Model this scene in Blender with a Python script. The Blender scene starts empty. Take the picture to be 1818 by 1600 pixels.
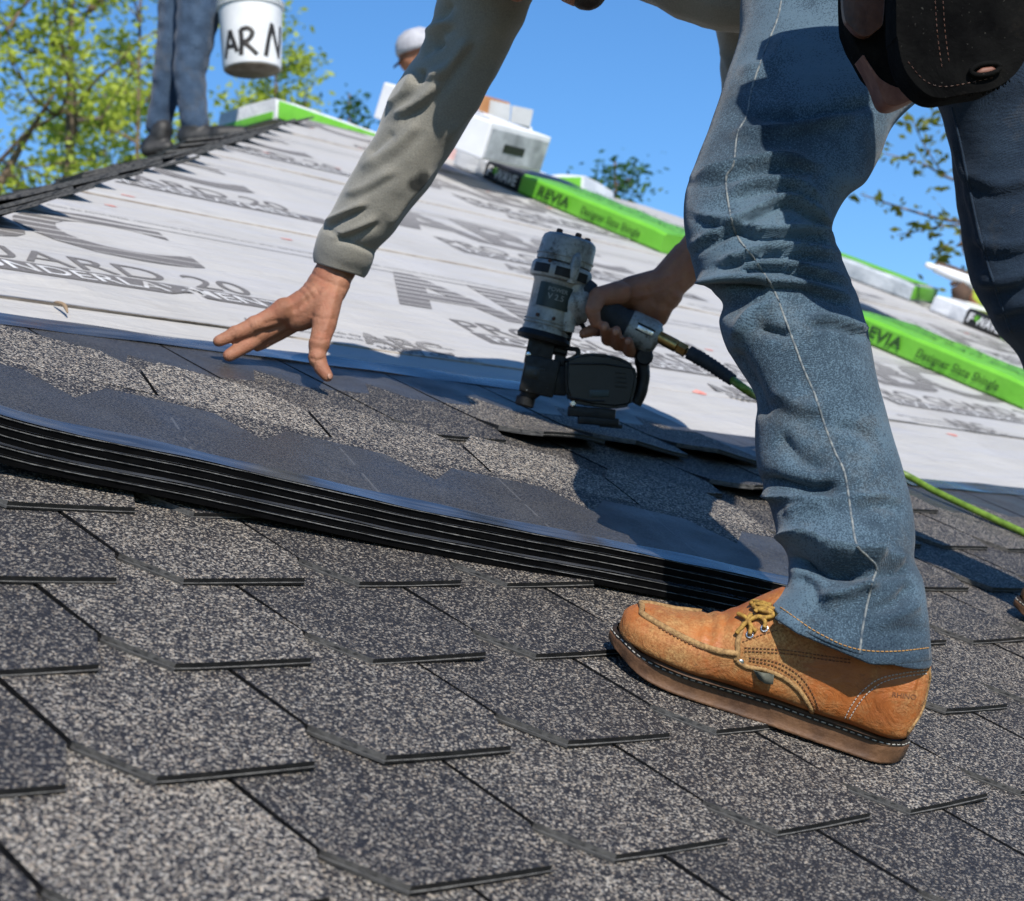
import bpy, bmesh, math, random
import numpy as np
from mathutils import Vector, Matrix
from mathutils.bvhtree import BVHTree
random.seed(7)
rng = np.random.default_rng(7)
scene = bpy.context.scene
R = math.radians

# ------------------------------------------------------------------ camera
PITCH = R(25.432)                      # roof slope
CAM_POS = Vector((-0.71086, -1.24377, -0.02086))
C_FWD = Vector((0.72443617, 0.68406896, 0.08509929)).normalized()
C_RGT = Vector((0.686559472, -0.727073649, 0.0)).normalized()
C_UP = C_RGT.cross(C_FWD).normalized()
FPX, CXP, CYP = 3160.125, 909.0, 800.0
cd = bpy.data.cameras.new('Camera'); cam = bpy.data.objects.new('Camera', cd)
scene.collection.objects.link(cam)
cam.matrix_world = Matrix((( C_RGT.x, C_UP.x, -C_FWD.x, CAM_POS.x), (C_RGT.y, C_UP.y, -C_FWD.y, CAM_POS.y),
                           (C_RGT.z, C_UP.z, -C_FWD.z, CAM_POS.z), (0, 0, 0, 1)))
cd.sensor_fit = 'HORIZONTAL'; cd.sensor_width = 36.0; cd.lens = 36.0*FPX/1818.0
cd.clip_start = 0.02; cd.clip_end = 3000
cd.dof.use_dof = True; cd.dof.focus_distance = 1.85; cd.dof.aperture_fstop = 11.5
scene.camera = cam

# ------------------------------------------------------------------ light
def roof_dir(x, y, z):
    c, s = math.cos(PITCH), math.sin(PITCH)
    return Vector((x, y*c - z*s, y*s + z*c))
SUN_DIR = roof_dir(-0.38, -0.35, 0.857).normalized()      # towards the sun
world = bpy.data.worlds.new('World'); scene.world = world; world.use_nodes = True
wn = world.node_tree; bg = wn.nodes['Background']
sky = wn.nodes.new('ShaderNodeTexSky'); sky.sky_type = 'NISHITA'; sky.sun_disc = False
sky.sun_elevation = math.asin(SUN_DIR.z); sky.sun_rotation = math.atan2(SUN_DIR.x, SUN_DIR.y)
sky.air_density = 1.0; sky.dust_density = 0.0; sky.ozone_density = 7.0; sky.altitude = 0
hs = wn.nodes.new('ShaderNodeHueSaturation'); hs.inputs['Saturation'].default_value = 1.12
wn.links.new(sky.outputs[0], hs.inputs['Color']); wn.links.new(hs.outputs[0], bg.inputs[0]); bg.inputs[1].default_value = 0.125
sd = bpy.data.lights.new('Sun', 'SUN'); sun = bpy.data.objects.new('Sun', sd); scene.collection.objects.link(sun)
sd.energy = 5.0; sd.angle = R(0.53); sd.color = (1.0, 0.945, 0.865)
sun.rotation_euler = SUN_DIR.to_track_quat('Z', 'Y').to_euler()
scene.view_settings.view_transform = 'Standard'; scene.view_settings.look = 'None'
scene.view_settings.exposure = 0.36; scene.view_settings.gamma = 1.0

# ------------------------------------------------------------------ frames
c_, s_ = math.cos(PITCH), math.sin(PITCH)
ROOF = Matrix(((1, 0, 0, 0), (0, c_, -s_, 0), (0, s_, c_, 0), (0, 0, 0, 1)))   # roof plane -> world
ROOFI = ROOF.inverted()
def at(px, py, d):
    """world point seen at photo position (px,py), d metres in front of the camera"""
    return CAM_POS + (C_FWD + C_RGT*((px-CXP)/FPX) - C_UP*((py-CYP)/FPX))*d
def project(P):
    v = P - CAM_POS; z = v.dot(C_FWD)
    return CXP + FPX*v.dot(C_RGT)/z, CYP - FPX*v.dot(C_UP)/z, z
def on_roof(px, py, h=0.0):
    """roof coordinates (x along the eaves, y up the slope) of the roof point seen at a photo position"""
    a = ROOFI @ CAM_POS; b = (ROOFI @ at(px, py, 1.0)) - a
    k = (h - a.z)/b.z
    return a + b*k
def rw(x, y, z=0.0): return ROOF @ Vector((x, y, z))

# ------------------------------------------------------------------ object helpers
def link(o): scene.collection.objects.link(o); return o
def tag(o, label=None, cat=None, group=None, kind=None):
    if label: o['label'] = label
    if cat: o['category'] = cat
    if group: o['group'] = group
    if kind: o['kind'] = kind
    return o
def empty(name, mw=None):
    o = link(bpy.data.objects.new(name, None)); o.empty_display_size = 0.05
    if mw is not None: o.matrix_world = mw
    return o
def make(name, verts, faces, mats, parent=None, smooth=True, mw=None, fmat=None):
    me = bpy.data.meshes.new(name); me.from_pydata([tuple(v) for v in verts], [], faces)
    for m in (mats if isinstance(mats, (list, tuple)) else [mats]): me.materials.append(m)
    if fmat is not None: me.polygons.foreach_set('material_index', fmat)
    if smooth: me.polygons.foreach_set('use_smooth', [True]*len(me.polygons))
    me.update()
    return put(name, me, parent, mw)
def put(name, me, parent=None, mw=None):
    o = link(bpy.data.objects.new(name, me))
    if parent is not None:
        o.parent = parent
        if mw is not None: o.matrix_local = mw
    elif mw is not None: o.matrix_world = mw
    return o
def local_to(parent_mw): return parent_mw.inverted()

class MB:
    """collects vertices and faces of one part"""
    def __init__(s): s.v = []; s.f = []; s.m = []
    def add(s, vs, fs, mi=0):
        b = len(s.v); s.v += [Vector(v) for v in vs]; s.f += [tuple(i+b for i in f) for f in fs]; s.m += [mi]*len(fs)
    def box(s, c, size, mat3=None, mi=0, bevel=0.0):
        bm = bmesh.new(); bmesh.ops.create_cube(bm, size=1.0)
        for v in bm.verts: v.co = Vector((v.co.x*size[0], v.co.y*size[1], v.co.z*size[2]))
        if bevel: bmesh.ops.bevel(bm, geom=list(bm.edges), offset=bevel, segments=2, affect='EDGES', profile=0.6)
        c = Vector(c); bm.verts.index_update()
        vs = [((mat3 @ v.co) if mat3 else v.co) + c for v in bm.verts]
        s.add(vs, [tuple(v.index for v in f.verts) for f in bm.faces], mi); bm.free()
    def loft(s, rings, cap0=True, cap1=True, mi=0, closed=True):
        n = len(rings[0]); b = len(s.v)
        for r in rings: s.v += [Vector(p) for p in r]
        for i in range(len(rings)-1):
            for j in range(n if closed else n-1):
                k = (j+1) % n
                s.f.append((b+i*n+j, b+i*n+k, b+(i+1)*n+k, b+(i+1)*n+j)); s.m.append(mi)
        if cap0 and closed: s.f.append(tuple(b+j for j in reversed(range(n)))); s.m.append(mi)
        if cap1 and closed: s.f.append(tuple(b+(len(rings)-1)*n+j for j in range(n))); s.m.append(mi)
    def tube(s, pts, rad, n=10, mi=0, cap=True, flat=1.0, up=None):
        pts = [Vector(p) for p in pts]
        if not isinstance(rad, (list, tuple)): rad = [rad]*len(pts)
        rings = []; ref = Vector(up) if up is not None else Vector((0.31, 0.22, 0.93))
        for i, p in enumerate(pts):
            d = (pts[min(i+1, len(pts)-1)] - pts[max(i-1, 0)])
            if d.length < 1e-9: d = Vector((0, 0, 1))
            d.normalize()
            a = d.cross(ref)
            if a.length < 1e-4: a = d.cross(Vector((1, 0, 0)))
            a.normalize(); b = a.cross(d).normalized()
            if up is None: ref = b
            rings.append([p + (a*math.cos(2*math.pi*j/n) + b*(math.sin(2*math.pi*j/n)*flat))*rad[i] for j in range(n)])
        s.loft(rings, cap, cap, mi)
    def cyl(s, p0, p1, r0, r1=None, n=20, mi=0, bev=0.0):
        p0, p1 = Vector(p0), Vector(p1); r1 = r0 if r1 is None else r1
        if bev:
            d = (p1-p0).normalized()*bev
            s.tube([p0, p0+d*0.3, p0+d, p1-d, p1-d*0.3, p1], [r0-bev, r0-bev*0.3, r0, r1, r1-bev*0.3, r1-bev], n, mi)
        else: s.tube([p0, p1], [r0, r1], n, mi)
    def lathe(s, prof, origin, axis, n=28, mi=0, sx=1.0, xdir=None):
        axis = Vector(axis).normalized(); o = Vector(origin)
        a = Vector(xdir) if xdir is not None else axis.orthogonal()
        a = (a - axis*a.dot(axis)).normalized(); b = axis.cross(a)
        s.loft([[o + axis*h + (a*math.cos(2*math.pi*j/n)*sx + b*math.sin(2*math.pi*j/n))*r for j in range(n)] for r, h in prof], True, True, mi)
    def ell(s, c, r, n=16, m=10, mat3=None, mi=0):
        c = Vector(c); rings = []
        for i in range(1, m):
            t = math.pi*i/m
            ring = []
            for j in range(n):
                p = 2*math.pi*j/n
                q = Vector((r[0]*math.sin(t)*math.cos(p), r[1]*math.sin(t)*math.sin(p), -r[2]*math.cos(t)))
                ring.append(c + ((mat3 @ q) if mat3 else q))
            rings.append(ring)
        s.loft(rings, True, True, mi)
    def prism(s, poly, origin, ax, ay, az, h, mi=0):
        o, ax, ay, az = map(Vector, (origin, ax, ay, az)); n = len(poly)
        lo = [o + ax*x + ay*y for x, y in poly]; hi = [p + az*h for p in lo]
        s.add(lo+hi, [tuple(reversed(range(n))), tuple(range(n, 2*n))] + [(i, (i+1) % n, n+(i+1) % n, n+i) for i in range(n)], mi)
    def build(s, name, mats, parent=None, smooth=True, mw=None):
        return make(name, s.v, s.f, mats, parent, smooth, mw, s.m)

def spline(pts, k=8):
    """Catmull-Rom through points"""
    pts = [Vector(p) for p in pts]; out = []
    for i in range(len(pts)-1):
        p0, p1, p2, p3 = pts[max(i-1, 0)], pts[i], pts[i+1], pts[min(i+2, len(pts)-1)]
        for j in range(k):
            t = j/k
            out.append(0.5*((2*p1) + (p2-p0)*t + (2*p0-5*p1+4*p2-p3)*t*t + (3*p1-p0-3*p2+p3)*t*t*t))
    out.append(pts[-1]); return out

def shade_auto(o, ang=35):
    me = o.data; bm = bmesh.new(); bm.from_mesh(me)
    for e in bm.edges:
        if len(e.link_faces) == 2 and e.calc_face_angle(0) > R(ang): e.smooth = False
    bm.to_mesh(me); bm.free(); return o

def capsules_mesh(name, caps, voxel=0.003, smooth_it=6, fac=0.5):
    """one continuous surface grown round a set of tapered capsules [(p0,r0,p1,r1)]"""
    mb = MB()
    for p0, r0, p1, r1 in caps:
        p0, p1 = Vector(p0), Vector(p1); d = p1-p0; L = d.length
        if L < 1e-5: d = Vector((0, 0, 1)); L = 1e-5
        d = d/max(L, 1e-9); pts = []; rr = []
        for k in (-0.99, -0.85, -0.5): pts.append(p0 + d*r0*k); rr.append(r0*math.sqrt(max(1-k*k, 0.004)))
        pts.append(p0); rr.append(r0); pts.append(p1); rr.append(r1)
        for k in (0.5, 0.85, 0.99): pts.append(p1 + d*r1*k); rr.append(r1*math.sqrt(max(1-k*k, 0.004)))
        mb.tube(pts, rr, 14)
    o = mb.build(name+'_tmp', [], None)
    m = o.modifiers.new('r', 'REMESH'); m.mode = 'VOXEL'; m.voxel_size = voxel; m.use_smooth_shade = True
    m = o.modifiers.new('s', 'SMOOTH'); m.iterations = smooth_it; m.factor = fac
    dg = bpy.context.evaluated_depsgraph_get(); me = bpy.data.meshes.new_from_object(o.evaluated_get(dg))
    tmp = o.data; bpy.data.objects.remove(o); bpy.data.meshes.remove(tmp)
    me.name = name; me.materials.clear()
    me.polygons.foreach_set('use_smooth', [True]*len(me.polygons))
    return me

def text_mesh(body, size, bold=0.0, shear=0.0, sx=1.0, extrude=0.0002, spacing=1.0, align='LEFT'):
    cu = bpy.data.curves.new('t', 'FONT'); cu.body = body; cu.size = size; cu.offset = bold*size
    cu.shear = shear; cu.extrude = extrude; cu.space_character = spacing; cu.align_x = align; cu.resolution_u = 4
    o = link(bpy.data.objects.new('t', cu)); o.scale.x = 1
    dg = bpy.context.evaluated_depsgraph_get(); me = bpy.data.meshes.new_from_object(o.evaluated_get(dg))
    bpy.data.objects.remove(o); bpy.data.curves.remove(cu)
    me.transform(Matrix.Diagonal((sx, 1, 1, 1))); me.materials.clear()
    return me

# ------------------------------------------------------------------ material helpers
class NT:
    def __init__(s, name):
        s.mat = bpy.data.materials.new(name); s.mat.use_nodes = True; s.t = s.mat.node_tree
        s.b = s.t.nodes['Principled BSDF']; s.co = None
    def n(s, typ, **kw):
        nd = s.t.nodes.new('ShaderNode'+typ)
        for k, v in kw.items(): setattr(nd, k, v)
        return nd
    def l(s, a, b): s.t.links.new(a, b)
    def coord(s, kind='Object'):
        if s.co is None: s.co = s.n('TexCoord')
        return s.co.outputs[kind]
    def inp(s, sock, v):
        if hasattr(v, 'is_linked') or isinstance(v, bpy.types.NodeSocket): s.l(v, sock)
        else: sock.default_value = v
    def noise(s, scale, detail=3, rough=0.55, vec=None, dist=0.0):
        nd = s.n('TexNoise'); nd.inputs['Scale'].default_value = scale; nd.inputs['Detail'].default_value = detail
        nd.inputs['Roughness'].default_value = rough; nd.inputs['Distortion'].default_value = dist
        s.l(vec or s.coord(), nd.inputs['Vector']); return nd.outputs['Fac']
    def voro(s, scale, vec=None, feature='F1', out='Distance', rnd=1.0):
        nd = s.n('TexVoronoi', feature=feature); nd.inputs['Scale'].default_value = scale
        nd.inputs['Randomness'].default_value = rnd
        s.l(vec or s.coord(), nd.inputs['Vector']); return nd.outputs[out]
    def ramp(s, fac, stops, interp='LINEAR'):
        nd = s.n('ValToRGB'); cr = nd.color_ramp; cr.interpolation = interp
        while len(cr.elements) < len(stops): cr.elements.new(0.5)
        for e, (p, c) in zip(cr.elements, stops):
            e.position = p; e.color = (c, c, c, 1) if isinstance(c, (int, float)) else (*c, 1)
        s.inp(nd.inputs[0], fac); return nd.outputs['Color']
    def mix(s, fac, a, b, blend='MIX'):
        nd = s.n('Mix', data_type='RGBA', blend_type=blend)
        s.inp(nd.inputs[0], fac)
        for k, v in ((6, a), (7, b)):
            if isinstance(v, bpy.types.NodeSocket): s.l(v, nd.inputs[k])
            else: nd.inputs[k].default_value = (*v, 1) if isinstance(v, (tuple, list)) else (v, v, v, 1)
        return nd.outputs[2]
    def math(s, op, a, b=0.0, c=None):
        nd = s.n('Math', operation=op); s.inp(nd.inputs[0], a); s.inp(nd.inputs[1], b)
        if c is not None: s.inp(nd.inputs[2], c)
        return nd.outputs[0]
    def bump(s, h, strength=0.3, dist=0.002, prev=None):
        nd = s.n('Bump'); nd.inputs['Strength'].default_value = strength; nd.inputs['Distance'].default_value = dist
        s.l(h, nd.inputs['Height'])
        if prev is not None: s.l(prev, nd.inputs['Normal'])
        s.l(nd.outputs[0], s.b.inputs['Normal']); return nd.outputs[0]
    def set(s, **kw):
        for k, v in kw.items():
            key = {'color': 'Base Color', 'rough': 'Roughness', 'metal': 'Metallic', 'spec': 'Specular IOR Level', 'sheen': 'Sheen Weight',
                   'trans': 'Transmission Weight', 'coat': 'Coat Weight', 'sss': 'Subsurface Weight', 'alpha': 'Alpha'}[k]
            if isinstance(v, tuple) and len(v) == 3: v = (*v, 1)
            s.inp(s.b.inputs[key], v)
        return s.mat
def noisy(name, c0, c1, scale=8, rough=0.6, metal=0.0, fine=300, bump=0.2, bdist=0.001, spec=0.4, detail=4, lo=0.35, hi=0.65, sheen=0.0, rvar=0.0):
    t = NT(name); f = t.noise(scale, detail, 0.6)
    col = t.ramp(f, [(lo, c0), (hi, c1)])
    t.set(color=col, rough=rough, metal=metal, spec=spec, sheen=sheen)
    if rvar: t.l(t.ramp(t.noise(scale*2.3, 3), [(0.3, rough-rvar), (0.7, rough+rvar)]), t.b.inputs['Roughness'])
    if bump: t.bump(t.noise(fine, 3), bump, bdist)
    return t.mat

# granules: mineral chips; object colour r = share of light chips, g = tint
def granule_material(name, headlap=False):
    t = NT(name); oi = t.n('ObjectInfo')
    off = t.n('VectorMath', operation='MULTIPLY_ADD'); t.l(oi.outputs['Random'], off.inputs[0])
    off.inputs[1].default_value = (3.1, 7.7, 1.3); t.l(t.coord(), off.inputs[2]); vec = off.outputs[0]
    wob = t.n('Mapping'); t.l(vec, wob.inputs[0]); wob.inputs['Scale'].default_value = (1.0, 1.0, 1.0)
    v = t.n('TexVoronoi'); v.inputs['Scale'].default_value = 540; t.l(vec, v.inputs['Vector'])
    sep = t.n('SeparateColor'); t.l(v.outputs['Color'], sep.inputs[0])
    v2 = t.n('TexVoronoi'); v2.inputs['Scale'].default_value = 1150; t.l(vec, v2.inputs['Vector'])
    sep2 = t.n('SeparateColor'); t.l(v2.outputs['Color'], sep2.inputs[0])
    big = t.noise(26, 3, 0.6, vec)
    osep = t.n('SeparateColor'); t.l(oi.outputs['Color'], osep.inputs[0])
    # brightness index of each chip
    idx = t.math('ADD', t.math('MULTIPLY', sep.outputs[0], 0.80), t.math('MULTIPLY', sep2.outputs[0], 0.20))
    idx = t.math('ADD', idx, t.math('MULTIPLY', t.math('SUBTRACT', big, 0.5), 0.22))
    idx = t.math('ADD', idx, t.math('MULTIPLY', t.math('SUBTRACT', osep.outputs[0], 0.5), 0.6))
    col = t.ramp(idx, [(0.0, (0.010, 0.010, 0.013)), (0.53, (0.020, 0.020, 0.024)), (0.61, (0.050, 0.048, 0.048)), (0.71, (0.15, 0.137, 0.12)), (0.83, (0.28, 0.257, 0.224)), (1.0, (0.46, 0.42, 0.36))])
    warm = t.ramp(sep2.outputs[1], [(0.50, (1, 0.99, 0.96)), (0.72, (1.15, 0.93, 0.72)), (0.92, (0.88, 0.97, 1.1))])
    col = t.mix(1.0, col, warm, 'MULTIPLY')
    t.set(color=col, rough=0.62, spec=0.35)
    h = t.math('ADD', t.math('MULTIPLY', v.outputs['Distance'], -1.0), t.math('MULTIPLY', sep.outputs[1], 0.5))
    t.bump(h, 0.9, 0.0014)
    if headlap:      # smooth dark head of the shingle, bordered by the outline of the next course
        sx = t.n('SeparateXYZ'); t.l(t.coord(), sx.inputs[0])
        fr = t.math('FRACT', t.math('DIVIDE', sx.outputs[0], 0.2))
        xm = t.math('MULTIPLY', t.math('ABSOLUTE', t.math('SUBTRACT', fr, 0.5)), 0.2)
        notch = t.math('MULTIPLY', t.math('MAXIMUM', t.math('SUBTRACT', 1.0, t.math('DIVIDE', xm, 0.042)), 0.0), -0.060)
        edge = t.math('ADD', notch, 0.188)
        wv = t.math('MULTIPLY', t.math('SUBTRACT', t.noise(160, 2), 0.5), 0.0016)
        mask = t.math('LESS_THAN', t.math('ADD', sx.outputs[1], wv), edge)
        fine = t.noise(430, 4, 0.85, vec)
        seam = t.math('LESS_THAN', t.math('ABSOLUTE', t.math('SUBTRACT', xm, 0.0996)), 0.0011)
        seam = t.math('MULTIPLY', seam, t.math('GREATER_THAN', t.noise(25, 2), 0.47))
        dcol = t.mix(t.ramp(fine, [(0.40, 0.0), (0.66, 1.0)]), (0.011, 0.011, 0.012), (0.085, 0.082, 0.08))
        dcol = t.mix(t.ramp(t.noise(9, 4, 0.65), [(0.5, 0.0), (0.85, 0.45)]), dcol, (0.10, 0.10, 0.10))
        dcol = t.mix(t.math('MULTIPLY', seam, 0.22), dcol, (0.2, 0.2, 0.2))
        t.l(t.mix(mask, col, dcol), t.b.inputs['Base Color'])
        t.l(t.mix(mask, 0.62, t.ramp(t.noise(14, 4), [(0.35, 0.36), (0.7, 0.52)])), t.b.inputs['Roughness'])
        bn = [n for n in t.t.nodes if n.bl_idname == 'ShaderNodeBump'][0]
        t.l(t.math('SUBTRACT', 0.9, t.math('MULTIPLY', mask, 0.72)), bn.inputs['Strength'])
    return t.mat
M_GRAN = granule_material('slate_granules'); M_GRANH = granule_material('slate_granules_with_headlap', True)
def edge_material():
    t = NT('shingle_cut_edge'); g = t.n('SeparateXYZ'); t.l(t.coord(), g.inputs[0])
    f = t.noise(160, 4, 0.7); mp = t.n('Mapping'); t.l(t.coord(), mp.inputs[0]); mp.inputs['Scale'].default_value = (70, 70, 260)
    blot = t.ramp(t.noise(1.0, 2, 0.5, mp.outputs[0]), [(0.54, 0.0), (0.62, 1.0)])
    col = t.mix(blot, t.ramp(f, [(0.3, (0.028, 0.027, 0.026)), (0.75, (0.10, 0.096, 0.09))]), (0.008, 0.008, 0.009))
    t.set(color=col, rough=0.55); t.bump(f, 0.6, 0.001); return t.mat
M_EDGE = edge_material()
M_EDGE2 = noisy('shingle_backing_edge', (0.03, 0.03, 0.031), (0.085, 0.083, 0.08), 60, 0.5)
M_TIP_GAPSHADE = noisy('shingle_tip_and_gap_shade', (0.004, 0.004, 0.0045), (0.012, 0.0115, 0.011), 90, 0.5, fine=420, bump=0.5)
M_TIPLINE = noisy('shingle_tip_line', (0.06, 0.058, 0.055), (0.15, 0.145, 0.135), 150, 0.6)
M_BLACKSH = noisy('shingle_black_underside', (0.0015, 0.0015, 0.002), (0.004, 0.004, 0.0045), 40, 0.7, spec=0.08)
M_RIM = noisy('shingle_pale_rim', (0.04, 0.042, 0.045), (0.15, 0.15, 0.145), 120, 0.7)
def film_material():
    t = NT('clear_release_film'); f = t.noise(7, 4, 0.7)
    mp = t.n('Mapping'); t.l(t.coord(), mp.inputs[0]); mp.inputs['Scale'].default_value = (9, 90, 9)
    st = t.noise(1, 3, 0.6, mp.outputs[0])
    t.set(color=t.ramp(st, [(0.4, (0.022, 0.025, 0.032)), (0.75, (0.085, 0.09, 0.10))]), rough=t.ramp(f, [(0.35, 0.14), (0.7, 0.34)]), spec=0.6, coat=0.25)
    t.b.inputs['Coat Roughness'].default_value = 0.12
    t.bump(st, 0.25, 0.002); return t.mat
M_FILM = film_material()

# ================================================================== SETTING: ground, roof, underlayment, shingles
W, E, AX, AY, TH, L = 0.2, 0.1544, 0.0338, 0.0548, 0.0066, 0.36
ZD = -0.018                                    # underlayment level below the shingle tips
def xl(y): return 0.783 + (y - 1.437)/1.014    # left hip
def xr(y): return 5.47 + (4.163 - y)*0.9       # right hip
YR, YE = 4.163, -1.9                           # ridge, eaves
def lawn_material():
    t = NT('lawn'); t.set(color=t.ramp(t.noise(1.5, 5, 0.6), [(0.3, (0.03, 0.06, 0.012)), (0.7, (0.07, 0.11, 0.025))]), rough=0.9); return t.mat
mb = MB(); G = -4.6
mb.add([(-900, -900, G), (900, -900, G), (900, 900, G), (-900, 900, G)], [(0, 1, 2, 3)])
tag(mb.build('ground', lawn_material()), kind='structure')

PK = rw(xl(YR), YR, ZD); RE = rw(xr(YR), YR, ZD); FL = rw(xl(YE), YE, ZD); FR = rw(xr(YE), YE, ZD)
BL = Vector((FL.x, 2*PK.y - FL.y, FL.z)); BR = Vector((FR.x, 2*PK.y - FR.y, FR.z))
M_WOOD = noisy('roof_deck_wood', (0.22, 0.15, 0.09), (0.34, 0.25, 0.16), 12, 0.8)
M_FELT = noisy('roof_dark_felt', (0.012, 0.013, 0.015), (0.035, 0.036, 0.04), 18, 0.85)
dz = Vector((0, 0, 0.02)); dn = Vector((0, 0, 0.22)); pts = [p - dz for p in (PK, RE, FL, FR, BL, BR)]; pts += [p - dn for p in pts]
roof = make('roof', pts, [(2, 3, 1, 0), (4, 2, 0), (5, 4, 0, 1), (3, 5, 1), (8, 6, 7, 9), (10, 6, 8), (11, 7, 6, 10), (9, 7, 11),
                          (2, 8, 9, 3), (4, 10, 8, 2), (5, 11, 10, 4), (3, 9, 11, 5)], M_WOOD, smooth=False)
tag(roof, kind='structure')
# house walls below the eaves
ins = 0.45; wx0, wx1, wy0, wy1 = FL.x+ins, FR.x-ins, FL.y+ins, BL.y-ins; zt = FL.z - 0.1
wv = [(wx0, wy0, G), (wx1, wy0, G), (wx1, wy1, G), (wx0, wy1, G), (wx0, wy0, zt), (wx1, wy0, zt), (wx1, wy1, zt), (wx0, wy1, zt)]
hw = make('house_wall', wv, [(0, 1, 5, 4), (1, 2, 6, 5), (2, 3, 7, 6), (3, 0, 4, 7), (4, 5, 6, 7)], noisy('house_siding', (0.55, 0.52, 0.46), (0.62, 0.59, 0.53), 3, 0.8), smooth=False)
tag(hw, 'pale siding walls of the house under the roof eaves', 'house wall', kind='structure')

# ---- underlayment sheets
def sheet_material():
    t = NT('synthetic_underlayment')
    f = t.noise(3.0, 5, 0.65); dirt = t.ramp(t.noise(38, 4, 0.7), [(0.62, 0.0), (0.78, 0.35)])
    mp = t.n('Mapping'); t.l(t.coord(), mp.inputs[0]); mp.inputs['Scale'].default_value = (2.2, 16, 4)
    streak = t.ramp(t.noise(1.0, 4, 0.6, mp.outputs[0]), [(0.45, 0.0), (0.8, 0.5)])
    col = t.ramp(f, [(0.3, (0.37, 0.357, 0.338)), (0.7, (0.435, 0.42, 0.40))])
    foot = t.ramp(t.noise(7, 6, 0.75, dist=0.8), [(0.57, 0.0), (0.72, 0.30)]); col = t.mix(foot, col, (0.24, 0.21, 0.18))
    col = t.mix(dirt, col, (0.27, 0.25, 0.24)); col = t.mix(streak, col, (0.36, 0.37, 0.42))
    t.set(color=col, rough=0.62, spec=0.3)
    w = t.n('TexWave'); w.inputs['Scale'].default_value = 260; w.bands_direction = 'DIAGONAL'; t.l(t.coord(), w.inputs['Vector'])
    mp2 = t.n('Mapping'); t.l(t.coord(), mp2.inputs[0]); mp2.inputs['Scale'].default_value = (5, 30, 10); mp2.inputs['Rotation'].default_value = (0, 0, 0.25)
    b0 = t.bump(t.noise(1.0, 5, 0.65, mp2.outputs[0], 1.0), 0.6, 0.010); b1 = t.bump(t.noise(16, 5, 0.6), 0.6, 0.008, b0); t.bump(w.outputs['Fac'], 0.08, 0.0008, b1); return t.mat
M_SHEET = sheet_material(); M_LAP = noisy('brownish_sheet_edge', (0.22, 0.18, 0.15), (0.36, 0.32, 0.28), 30, 0.8)
def print_material(name, stripes):
    t = NT(name); f = t.noise(240, 3, 0.7)
    ink = t.ramp(f, [(0.3, (0.10, 0.092, 0.088)), (0.8, (0.20, 0.188, 0.18))])
    if stripes:
        s = t.n('SeparateXYZ'); t.l(t.coord(), s.inputs[0]); y = s.outputs[1]
        fr = t.math('FRACT', t.math('DIVIDE', y, stripes/8.0))
        thr = t.math('ADD', 0.07, t.math('MULTIPLY', t.math('DIVIDE', y, stripes), 0.26))
        m = t.math('LESS_THAN', fr, thr); ink = t.mix(m, ink, (0.42, 0.405, 0.385))
    t.set(color=ink, rough=0.65, spec=0.3); return t.mat
ABC_H = 0.285
M_INKS = print_material('striped_ink', ABC_H); M_INK = print_material('grey_ink', None); M_INKSS = print_material('striped_ink_small', 0.07)
M_RED = noisy('red_crayon', (0.55, 0.14, 0.10), (0.6, 0.3, 0.26), 60, 0.7); M_WHITEINK = noisy('white_gap_print', (0.42, 0.405, 0.385), (0.6, 0.6, 0.6), 20, 0.6)
SHEETS = [(-0.3, 0.945), (0.918, 1.825), (1.80, 2.71), (2.685, 3.60), (3.572, 4.163)]
WRK = [[on_roof(30, 492, ZD), on_roof(90, 500, ZD), on_roof(150, 519, ZD)], [on_roof(330, 528, ZD), on_roof(345, 522, ZD), on_roof(352, 534, ZD)],
       [on_roof(975, 660, ZD), on_roof(1100, 675, ZD), on_roof(1300, 705, ZD)], [on_roof(950, 600, ZD), on_roof(1010, 612, ZD)], [on_roof(470, 508, ZD), on_roof(540, 530, ZD)]]
def seg_d(x, y, poly):
    best = 9.0
    for a, b in zip(poly[:-1], poly[1:]):
        dx, dy = b.x-a.x, b.y-a.y; k = max(0, min(1, ((x-a.x)*dx + (y-a.y)*dy)/(dx*dx+dy*dy)))
        best = min(best, math.hypot(x-a.x-dx*k, y-a.y-dy*k))
    return best
def sheet_z(k, x, y):
    y0, y1 = SHEETS[k]; s = (y - y0)/(y1 - y0)
    z = ZD - 0.0012 + 0.0032*(1-s)
    z += max(0, 1-(y-y0)/0.035)*(0.0004 + 0.0006*math.sin(7*x + 3*k) + 0.0004*math.sin(23*x + k))
    z += 0.0007*math.sin(5.1*x + 2*y + k) * math.sin(3.3*y - 1.7*x)
    for i, w in enumerate(WRK):
        if abs(x-w[0].x) < 0.8:
            d = seg_d(x, y, w)
            if d < 0.05: z += (0.007 if i < 2 else 0.004)*math.exp(-(d/0.011)**2)
    return z
sheets = []
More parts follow.
